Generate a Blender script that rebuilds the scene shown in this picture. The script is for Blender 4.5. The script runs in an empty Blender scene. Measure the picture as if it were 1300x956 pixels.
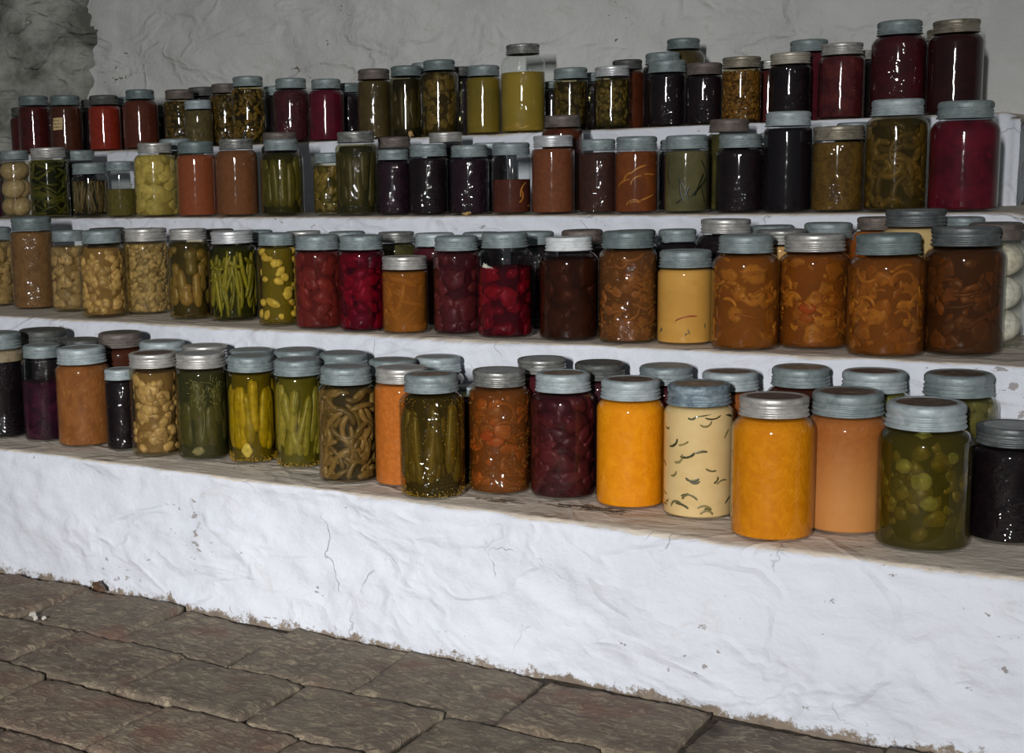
import bpy, bmesh, math, random
from mathutils import Vector, Matrix, noise

PI = math.pi
FZ = 0.681                       # floor lies this far below the eye
SHELF_Z = {1: FZ-.46, 2: FZ-.262, 3: FZ-.0765, 4: FZ+.082}
SHELF_Y = {1: 1.685, 2: 1.982, 3: 2.332, 4: 2.662}
WALL_Y = 3.02
WALL_X = -3.2
col = bpy.context.scene.collection
rnd = random.Random(7)

def srgb(c):
    o = []
    for v in c:
        v = v/255.0
        o.append(v/12.92 if v <= .04045 else ((v+.055)/1.055)**2.4)
    return o

# ------------------------------------------------------------------ objects
def link(name, me, mat=None, parent=None):
    o = bpy.data.objects.new(name, me)
    col.objects.link(o)
    if mat is not None and me is not None and not me.materials:
        me.materials.append(mat)
    if parent is not None:
        o.parent = parent
    return o

def empty(name, loc, rz=0):
    o = bpy.data.objects.new(name, None)
    col.objects.link(o)
    o.location = loc
    o.rotation_euler.z = rz
    o.empty_display_size = .02
    return o

def tag(o, label, cat, group=None, kind=None):
    o['label'] = label
    o['category'] = cat
    if group: o['group'] = group
    if kind: o['kind'] = kind

class MB:
    def __init__(self): self.v = []; self.f = []
    def grid(self, rows, closed=True):
        """rows: list of rings of points"""
        b = len(self.v); n = len(rows[0])
        for r in rows: self.v.extend(r)
        for i in range(len(rows)-1):
            for k in range(n if closed else n-1):
                a = b+i*n+k; c = b+i*n+(k+1) % n
                self.f.append((a, c, c+n, a+n))
        return b, n
    def lathe(self, prof, seg=48, cap0=True, cap1=True, mod=None):
        rows = []
        for (r, z) in prof:
            ring = []
            for k in range(seg):
                a = 2*PI*k/seg
                rr, zz = (mod(a, r, z) if mod else (r, z))
                ring.append((rr*math.cos(a), rr*math.sin(a), zz))
            rows.append(ring)
        b, n = self.grid(rows)
        if cap0: self.f.append(tuple(range(b+n-1, b-1, -1)))
        if cap1:
            t = b+n*(len(rows)-1)
            self.f.append(tuple(range(t, t+n)))
    def tube(self, pts, rad, seg=7, flat=1.0, up=None):
        """pts Vectors; rad list; closed ends; flat squashes along the local normal"""
        rows = []
        for i, p in enumerate(pts):
            t = (pts[min(i+1, len(pts)-1)]-pts[max(i-1, 0)])
            t = t.normalized() if t.length > 1e-9 else Vector((0, 0, 1))
            u = up[i] if up else (Vector((0, 0, 1)) if abs(t.z) < .9 else Vector((1, 0, 0)))
            s = t.cross(u)
            s = s.normalized() if s.length > 1e-6 else Vector((1, 0, 0))
            w = s.cross(t)
            ring = []
            for k in range(seg):
                a = 2*PI*k/seg
                q = p + s*math.cos(a)*rad[i] + w*math.sin(a)*rad[i]*flat
                ring.append(tuple(q))
            rows.append(ring)
        b, n = self.grid(rows)
        self.f.append(tuple(range(b+n-1, b-1, -1)))
        t = b+n*(len(rows)-1)
        self.f.append(tuple(range(t, t+n)))
    def blob(self, c, sx, sy, sz, rot, sub, amp=.0, seed=0.0, freq=1.6):
        vs, fs = ICO[sub]
        b = len(self.v)
        for v in vs:
            k = 1+amp*noise.noise(Vector(v)*freq+Vector((seed, seed*.7, -seed)))
            q = rot @ Vector((v[0]*sx*k, v[1]*sy*k, v[2]*sz*k))
            self.v.append((c[0]+q.x, c[1]+q.y, c[2]+q.z))
        self.f.extend([tuple(b+i for i in f) for f in fs])
    def box(self, lo, hi):
        b = len(self.v)
        for z in (lo[2], hi[2]):
            self.v += [(lo[0], lo[1], z), (hi[0], lo[1], z), (hi[0], hi[1], z), (lo[0], hi[1], z)]
        self.f += [tuple(b+i for i in q) for q in ((3, 2, 1, 0), (4, 5, 6, 7), (0, 1, 5, 4), (1, 2, 6, 5), (2, 3, 7, 6), (3, 0, 4, 7))]
    def mesh(self, name, smooth=True):
        me = bpy.data.meshes.new(name)
        me.from_pydata([tuple(v) for v in self.v], [], self.f)
        if smooth:
            me.polygons.foreach_set('use_smooth', [True]*len(me.polygons))
        me.update()
        return me

ICO = {}
for s in (1, 2, 3):
    bm = bmesh.new()
    bmesh.ops.create_icosphere(bm, subdivisions=s, radius=1)
    bm.verts.ensure_lookup_table()
    ICO[s] = ([tuple(v.co) for v in bm.verts], [tuple(v.index for v in f.verts) for f in bm.faces])
    bm.free()

# ------------------------------------------------------------------ materials
class NT:
    def __init__(self, name):
        self.m = bpy.data.materials.new(name)
        self.m.use_nodes = True
        self.t = self.m.node_tree
        self.t.nodes.clear()
        self.out = self.n('ShaderNodeOutputMaterial')
    def n(self, typ, **kw):
        nd = self.t.nodes.new(typ)
        for k, v in kw.items(): setattr(nd, k, v)
        return nd
    def l(self, a, b): self.t.links.new(a, b)
    def set(self, sock, v):
        if hasattr(v, 'is_output') or isinstance(v, bpy.types.NodeSocket): self.l(v, sock)
        else:
            if isinstance(v, (tuple, list)) and len(v) == 3 and sock.type == 'RGBA': v = (*v, 1)
            sock.default_value = v
    def coord(self, kind='Object', scale=None):
        c = self.n('ShaderNodeTexCoord').outputs[kind] if kind != 'Position' else self.n('ShaderNodeNewGeometry').outputs['Position']
        if scale is None: return c
        mp = self.n('ShaderNodeMapping')
        self.l(c, mp.inputs[0])
        mp.inputs['Scale'].default_value = scale
        return mp.outputs[0]
    def noise(self, vec, scale, detail=4, rough=.55, dist=0.0):
        x = self.n('ShaderNodeTexNoise')
        self.l(vec, x.inputs['Vector'])
        x.inputs['Scale'].default_value = scale
        x.inputs['Detail'].default_value = detail
        x.inputs['Roughness'].default_value = rough
        x.inputs['Distortion'].default_value = dist
        return x.outputs['Fac']
    def voro(self, vec, scale, feature='F1', out='Distance'):
        x = self.n('ShaderNodeTexVoronoi', feature=feature)
        self.l(vec, x.inputs['Vector'])
        x.inputs['Scale'].default_value = scale
        return x.outputs[out]
    def ramp(self, fac, stops):
        r = self.n('ShaderNodeValToRGB')
        self.l(fac, r.inputs[0])
        e = r.color_ramp.elements
        while len(e) < len(stops): e.new(.5)
        for el, (p, c) in zip(e, stops):
            el.position = p
            el.color = (c, c, c, 1) if isinstance(c, (int, float)) else (*c[:3], 1)
        return r.outputs[0]
    def mix(self, fac, a, b, blend='MIX'):
        x = self.n('ShaderNodeMix', data_type='RGBA', blend_type=blend)
        self.set(x.inputs[0], fac); self.set(x.inputs[6], a); self.set(x.inputs[7], b)
        return x.outputs[2]
    def math(self, op, a, b=0.0, clamp=False):
        x = self.n('ShaderNodeMath', operation=op, use_clamp=clamp)
        self.set(x.inputs[0], a); self.set(x.inputs[1], b)
        return x.outputs[0]
    def bump(self, h, strength=.3, dist=.002, normal=None):
        b = self.n('ShaderNodeBump')
        b.inputs['Strength'].default_value = strength
        b.inputs['Distance'].default_value = dist
        self.l(h, b.inputs['Height'])
        if normal is not None: self.l(normal, b.inputs['Normal'])
        return b.outputs[0]
    def bsdf(self, color, rough=.5, metal=0.0, normal=None, spec=None, coat=0.0, sss=0.0):
        p = self.n('ShaderNodeBsdfPrincipled')
        self.set(p.inputs['Base Color'], color)
        self.set(p.inputs['Roughness'], rough)
        self.set(p.inputs['Metallic'], metal)
        if normal is not None: self.l(normal, p.inputs['Normal'])
        if spec is not None: p.inputs['Specular IOR Level'].default_value = spec
        if coat: p.inputs['Coat Weight'].default_value = coat
        if sss:
            p.inputs['Subsurface Weight'].default_value = sss
            p.inputs['Subsurface Radius'].default_value = (.01, .006, .003)
            p.inputs['Subsurface Scale'].default_value = .5
        self.l(p.outputs[0], self.out.inputs[0])
        return p

def sc(c, k): return tuple(max(0, min(.93, x*k)) for x in c)

# glass: a thin clear shell (transparent plus a Fresnel-weighted gloss)
def glass_mat(name, tint=(.97, .985, .975), bump=0.0):
    T = NT(name)
    lw = T.n('ShaderNodeLayerWeight'); lw.inputs[0].default_value = .5
    p5 = T.math('POWER', lw.outputs['Facing'], 4.0)
    fr = T.math('ADD', T.math('MULTIPLY', p5, .75), .045, clamp=True)
    tr = T.n('ShaderNodeBsdfTransparent'); tr.inputs[0].default_value = (*tint, 1)
    gl = T.n('ShaderNodeBsdfGlossy'); gl.inputs['Roughness'].default_value = .06
    gl.inputs[0].default_value = (1, 1, 1, 1)
    vec = T.coord('Object')
    h = T.noise(vec, 28, 2, .5)
    if bump:
        h2 = T.voro(vec, 190)
        mask = T.ramp(T.noise(vec, 22, 2), [(.46, 0), (.56, 1)])
        h = T.math('ADD', T.math('MULTIPLY', h, .5), T.math('MULTIPLY', T.math('MULTIPLY', h2, mask), bump))
    nb = T.bump(h, .35, .0022)
    T.l(nb, gl.inputs['Normal'])
    mx = T.n('ShaderNodeMixShader')
    T.l(fr, mx.inputs[0]); T.l(tr.outputs[0], mx.inputs[1]); T.l(gl.outputs[0], mx.inputs[2])
    T.l(mx.outputs[0], T.out.inputs[0])
    return T.m

GLASS = glass_mat('clear_glass')
GLASSB = glass_mat('embossed_glass', bump=3.0)

BR = {}
def brine_mat(rgb, murk, haze):
    key = (rgb, murk, haze)
    if key in BR: return BR[key]
    T = NT('brine')
    tr = T.n('ShaderNodeBsdfTransparent'); tr.inputs[0].default_value = (*rgb, 1)
    di = T.n('ShaderNodeBsdfDiffuse'); di.inputs[0].default_value = (*haze, 1)
    vec = T.coord('Object')
    f = T.ramp(T.noise(vec, 18, 3), [(.3, murk*.4), (.75, min(1, murk*1.4))])
    mx = T.n('ShaderNodeMixShader')
    T.l(f, mx.inputs[0]); T.l(tr.outputs[0], mx.inputs[1]); T.l(di.outputs[0], mx.inputs[2])
    T.l(mx.outputs[0], T.out.inputs[0])
    BR[key] = T.m
    return T.m

CM = {}
def body_mat(key, c1, c2, c3, scale, amt, bump, grad=None):
    """opaque mass of sauce, jam or packed food"""
    if key in CM: return CM[key]
    T = NT(key)
    vec = T.coord('Object')
    oi = T.n('ShaderNodeObjectInfo').outputs['Random']
    off = T.n('ShaderNodeVectorMath', operation='ADD')
    cb = T.n('ShaderNodeCombineXYZ'); T.l(T.math('MULTIPLY', oi, 9.0), cb.inputs[0]); T.l(T.math('MULTIPLY', oi, 5.0), cb.inputs[2])
    T.l(vec, off.inputs[0]); T.l(cb.outputs[0], off.inputs[1])
    v = off.outputs[0]
    a = T.noise(v, scale, 5, .6, .6)
    c = T.mix(T.ramp(a, [(.38, 0), (.64, 1)]), c1, c2)
    b = T.noise(v, scale*2.3, 4, .6)
    c = T.mix(T.ramp(b, [(.60, 0), (.60+.12, amt)]), c, c3)
    if grad:
        sx = T.n('ShaderNodeSeparateXYZ'); T.l(vec, sx.inputs[0])
        g = T.ramp(T.math('MULTIPLY', sx.outputs[2], 6.0, clamp=True), [(.25, 1), (.75, 0)])
        c = T.mix(g, c, grad)
    n = T.bump(T.math('ADD', a, T.noise(v, scale*5, 3)), bump, .003)
    T.bsdf(c, .6, normal=n, spec=.08)
    CM[key] = T.m
    return T.m

PM = {}
def piece_mat(key, c1, c2, rough=.4, streak=0.0):
    if key in PM: return PM[key]
    T = NT(key)
    r = T.n('ShaderNodeNewGeometry').outputs['Random Per Island']
    c = T.ramp(r, [(.1, c1), (.9, c2)])
    vec = T.coord('Object')
    nz = T.noise(vec, 120, 4, .65)
    c = T.mix(.55, c, T.ramp(nz, [(.35, .35), (.6, 1.0)]), 'MULTIPLY')
    T.bsdf(c, rough, normal=T.bump(nz, .25, .0015), spec=.4)
    PM[key] = T.m
    return T.m

def metal_mat(name, c1, c2, metal, rough, stain=None, samt=.5, scale=40):
    T = NT(name)
    vec = T.coord('Object')
    oi = T.n('ShaderNodeObjectInfo').outputs['Random']
    cb = T.n('ShaderNodeCombineXYZ'); T.l(T.math('MULTIPLY', oi, 30.0), cb.inputs[0])
    off = T.n('ShaderNodeVectorMath', operation='ADD'); T.l(vec, off.inputs[0]); T.l(cb.outputs[0], off.inputs[1])
    v = off.outputs[0]
    a = T.noise(v, 2.2, 5, .65, .4)
    c = T.mix(T.ramp(a, [(.36, 0), (.62, 1)]), c1, c2)
    if stain:
        b = T.noise(v, 4.5, 5, .7)
        c = T.mix(T.ramp(b, [(.56, 0), (.68, samt)]), c, stain)
    g = T.noise(v, 9, 4)
    T.bsdf(c, T.ramp(a, [(.3, rough), (.7, min(1, rough+.18))]), metal, T.bump(g, .25, .0012), spec=.5)
    return T.m

def disc_mat(name, c1, c2, c3):
    T = NT(name)
    vec = T.coord('Object')
    oi = T.n('ShaderNodeObjectInfo').outputs['Random']
    cb = T.n('ShaderNodeCombineXYZ'); T.l(T.math('MULTIPLY', oi, 30.0), cb.inputs[0])
    off = T.n('ShaderNodeVectorMath', operation='ADD'); T.l(vec, off.inputs[0]); T.l(cb.outputs[0], off.inputs[1])
    a = T.noise(off.outputs[0], 2.4, 6, .7, .5)
    c = T.ramp(a, [(.34, c1), (.52, c2), (.70, c3)])
    T.bsdf(c, .6, .15, T.bump(a, .3, .002))
    return T.m

M_ZINC = metal_mat('zinc_metal', (.19, .238, .243), (.31, .362, .367), .25, .42, (.10, .13, .135), .45)
M_ZINCL = metal_mat('pale_zinc', (.31, .375, .39), (.46, .52, .535), .2, .42, (.20, .25, .26), .4)
M_ZINCD = metal_mat('dull_zinc', (.14, .185, .185), (.22, .27, .27), .3, .42, (.07, .085, .085), .5)
M_BLUET = metal_mat('blue_grey_tarnish', (.10, .14, .18), (.30, .38, .42), .3, .45, (.06, .08, .10), .5)
M_SILV = metal_mat('tin_band', (.44, .43, .41), (.62, .61, .58), .55, .33, (.22, .15, .10), .3)
M_SILVB = metal_mat('bright_tin', (.62, .64, .66), (.80, .81, .82), .55, .30)
M_SILVD = metal_mat('pewter_band', (.20, .21, .20), (.38, .38, .36), .55, .32, (.10, .09, .07), .5)
M_BROWN = metal_mat('brown_tarnish', (.115, .095, .085), (.20, .165, .145), .25, .48, (.06, .045, .04), .5)
M_DARK = metal_mat('dark_tarnish', (.065, .072, .068), (.13, .135, .125), .3, .45, (.035, .03, .025), .5)
M_DGREY = metal_mat('dark_grey_metal', (.10, .115, .12), (.19, .205, .205), .45, .38, (.06, .05, .045), .4)
M_BRONZ = metal_mat('antique_brass', (.23, .205, .155), (.40, .36, .28), .5, .36, (.10, .075, .05), .5)
M_BRONL = metal_mat('pale_brass', (.42, .39, .32), (.60, .56, .47), .5, .36, (.2, .16, .1), .3)
M_WHITE = metal_mat('white_painted_tin', (.58, .62, .64), (.74, .77, .78), .05, .4, (.30, .22, .15), .5)
D_TAN = disc_mat('tan_lid_face', (.16, .11, .075), (.27, .205, .145), (.38, .31, .235))
D_GREY = disc_mat('grey_lid_face', (.20, .235, .235), (.31, .335, .325), (.40, .385, .355))
D_RUST = disc_mat('rusty_lid_face', (.075, .045, .032), (.15, .095, .07), (.30, .235, .19))
D_SILV = disc_mat('scuffed_tin_face', (.30, .31, .31), (.42, .43, .43), (.55, .56, .56))
D_DARK = disc_mat('dark_lid_face', (.06, .065, .06), (.11, .115, .11), (.17, .165, .15))
CAPS = {  # cap kind: (band material, face material, band height factor)
 'zinc': (M_ZINC, D_GREY, 'z'), 'zincl': (M_ZINCL, D_GREY, 'z'), 'zincd': (M_ZINCD, D_GREY, 'z'),
 'zinctan': (M_ZINC, D_TAN, 'z'), 'zinctanl': (M_ZINCL, D_TAN, 'z'), 'zincrust': (M_ZINC, D_RUST, 'z'), 'zincrustl': (M_ZINCL, D_RUST, 'z'),
 'bluetan': (M_BLUET, D_TAN, 'z'), 'silver': (M_SILV, D_SILV, 'b'), 'silverrust': (M_SILV, D_RUST, 'b'), 'silverrustl': (M_SILV, D_TAN, 'b'),
 'silverdark': (M_SILVD, D_SILV, 'b'), 'silverbright': (M_SILVB, D_SILV, 'b'), 'dark': (M_DARK, D_DARK, 'z'), 'darkgrey': (M_DGREY, D_SILV, 'b'),
 'brown': (M_BROWN, D_DARK, 'z'), 'bronze': (M_BRONZ, D_TAN, 'b'), 'bronzel': (M_BRONL, D_TAN, 'b'), 'white': (M_WHITE, D_TAN, 'b')}

# ------------------------------------------------------------------ caps (unit radius, unit height)
def cap_mesh(kind, seed):
    mb = MB()
    if kind == 'z':
        prof = [(.95, .0), (1.03, .0), (1.045, .03), (1.03, .07), (.985, .12), (.98, .16), (1.015, .20), (1.02, .24), (.985, .29), (.975, .33),
                (1.01, .38), (1.015, .42), (.98, .47), (.965, .52), (.985, .57), (.995, .60), (.995, .84), (.98, .90), (.945, .955), (.89, .992), (.84, 1.0), (.79, .985), (.765, .955), (.75, .95)]
        k0, k1 = .585, .86
    else:
        prof = [(.95, .0), (1.0, .0), (1.03, .04), (1.02, .10), (.975, .15), (.97, .20), (1.01, .26), (1.015, .32), (.975, .38), (.965, .44),
                (1.0, .50), (1.0, .56), (.97, .61), (.985, .64), (1.0, .67), (1.0, .92), (.985, .965), (.95, 1.0), (.90, 1.0), (.86, .985), (.82, .965), (.80, .95)]
        k0, k1 = .65, .94
    ph = seed*2.1
    thread = .035
    def mod(a, r, z):
        rr = r; zz = z
        if .08 < z < .55: zz = z+thread*(((a+ph) % (2*PI))/(2*PI)-.5)*min(1, (z-.08)*8)*min(1, (.56-z)*8)
        d = .006*math.sin(3*a+ph)+.005*math.sin(5*a+2*ph)
        rr = r*(1+d*(1.2-z))
        return rr, zz
    seg = 168
    rows = []
    for (r, z) in prof:
        ring = []
        for k in range(seg):
            a = 2*PI*k/seg
            rr, zz = mod(a, r, z)
            if k0 <= z <= k1: rr *= (1+(.012 if k % 2 else -.012))
            ring.append((rr*math.cos(a), rr*math.sin(a), zz))
        rows.append(ring)
    mb.grid(rows)
    me = mb.mesh('screw_cap')
    return me
def disc_mesh(kind):
    mb = MB()
    R = .77 if kind == 'z' else .83
    z = .952
    prof = [(R, z-.03), (R, z), (R*.93, z+.012), (R*.86, z+.004), (R*.80, z+.012), (R*.5, z+.02), (R*.44, z+.012), (R*.38, z+.02), (.02, z+.022)]
    mb.lathe(prof, 64, False, True)
    return mb.mesh('lid_face')
CAPM = {}
def cap_parts(kind, v, band, face):
    k = (kind, v, band.name)
    if k not in CAPM:
        me = cap_mesh(kind, v); me.materials.append(band)
        CAPM[k] = me
    k2 = (kind, face.name)
    if k2 not in CAPM:
        me = disc_mesh(kind); me.materials.append(face)
        CAPM[k2] = me
    return CAPM[k], CAPM[k2]

# ------------------------------------------------------------------ jar body
class Jar:
    def __init__(s, r, h, lr, kind):
        s.r, s.h, s.lr = r, h, lr
        s.ch = lr*(.66 if kind == 'z' else .58)
        s.zc = h-s.ch
        s.nr = min(lr*.94, r*.97)
        s.zn = s.zc-.0025
        s.sh = max(.006, 1.45*(r-s.nr))
        s.zs = s.zn-s.sh
    def prof(s, z):
        r = s.r
        hz = .15*r
        if z < hz:
            t = max(0, z/hz)
            return r*(.86+.14*math.sqrt(max(0, 1-(1-t)**2)))
        if z < s.zs: return r
        if z < s.zn:
            t = (z-s.zs)/(s.zn-s.zs)
            return s.nr+(r-s.nr)*(1-t**2.1)**.75
        return s.nr
    def levels(s, top):
        hz = .15*s.r
        zs = [hz*t for t in (0, .03, .12, .3, .55, .8, 1)]
        n = 5
        zs += [hz+(s.zs-hz)*i/n for i in range(1, n+1)]
        zs += [s.zs+(s.zn-s.zs)*t for t in (.15, .3, .45, .6, .72, .83, .91, .96, 1.0)]
        zs = [z for z in zs if z < top-1e-4]+[top]
        return zs
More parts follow.
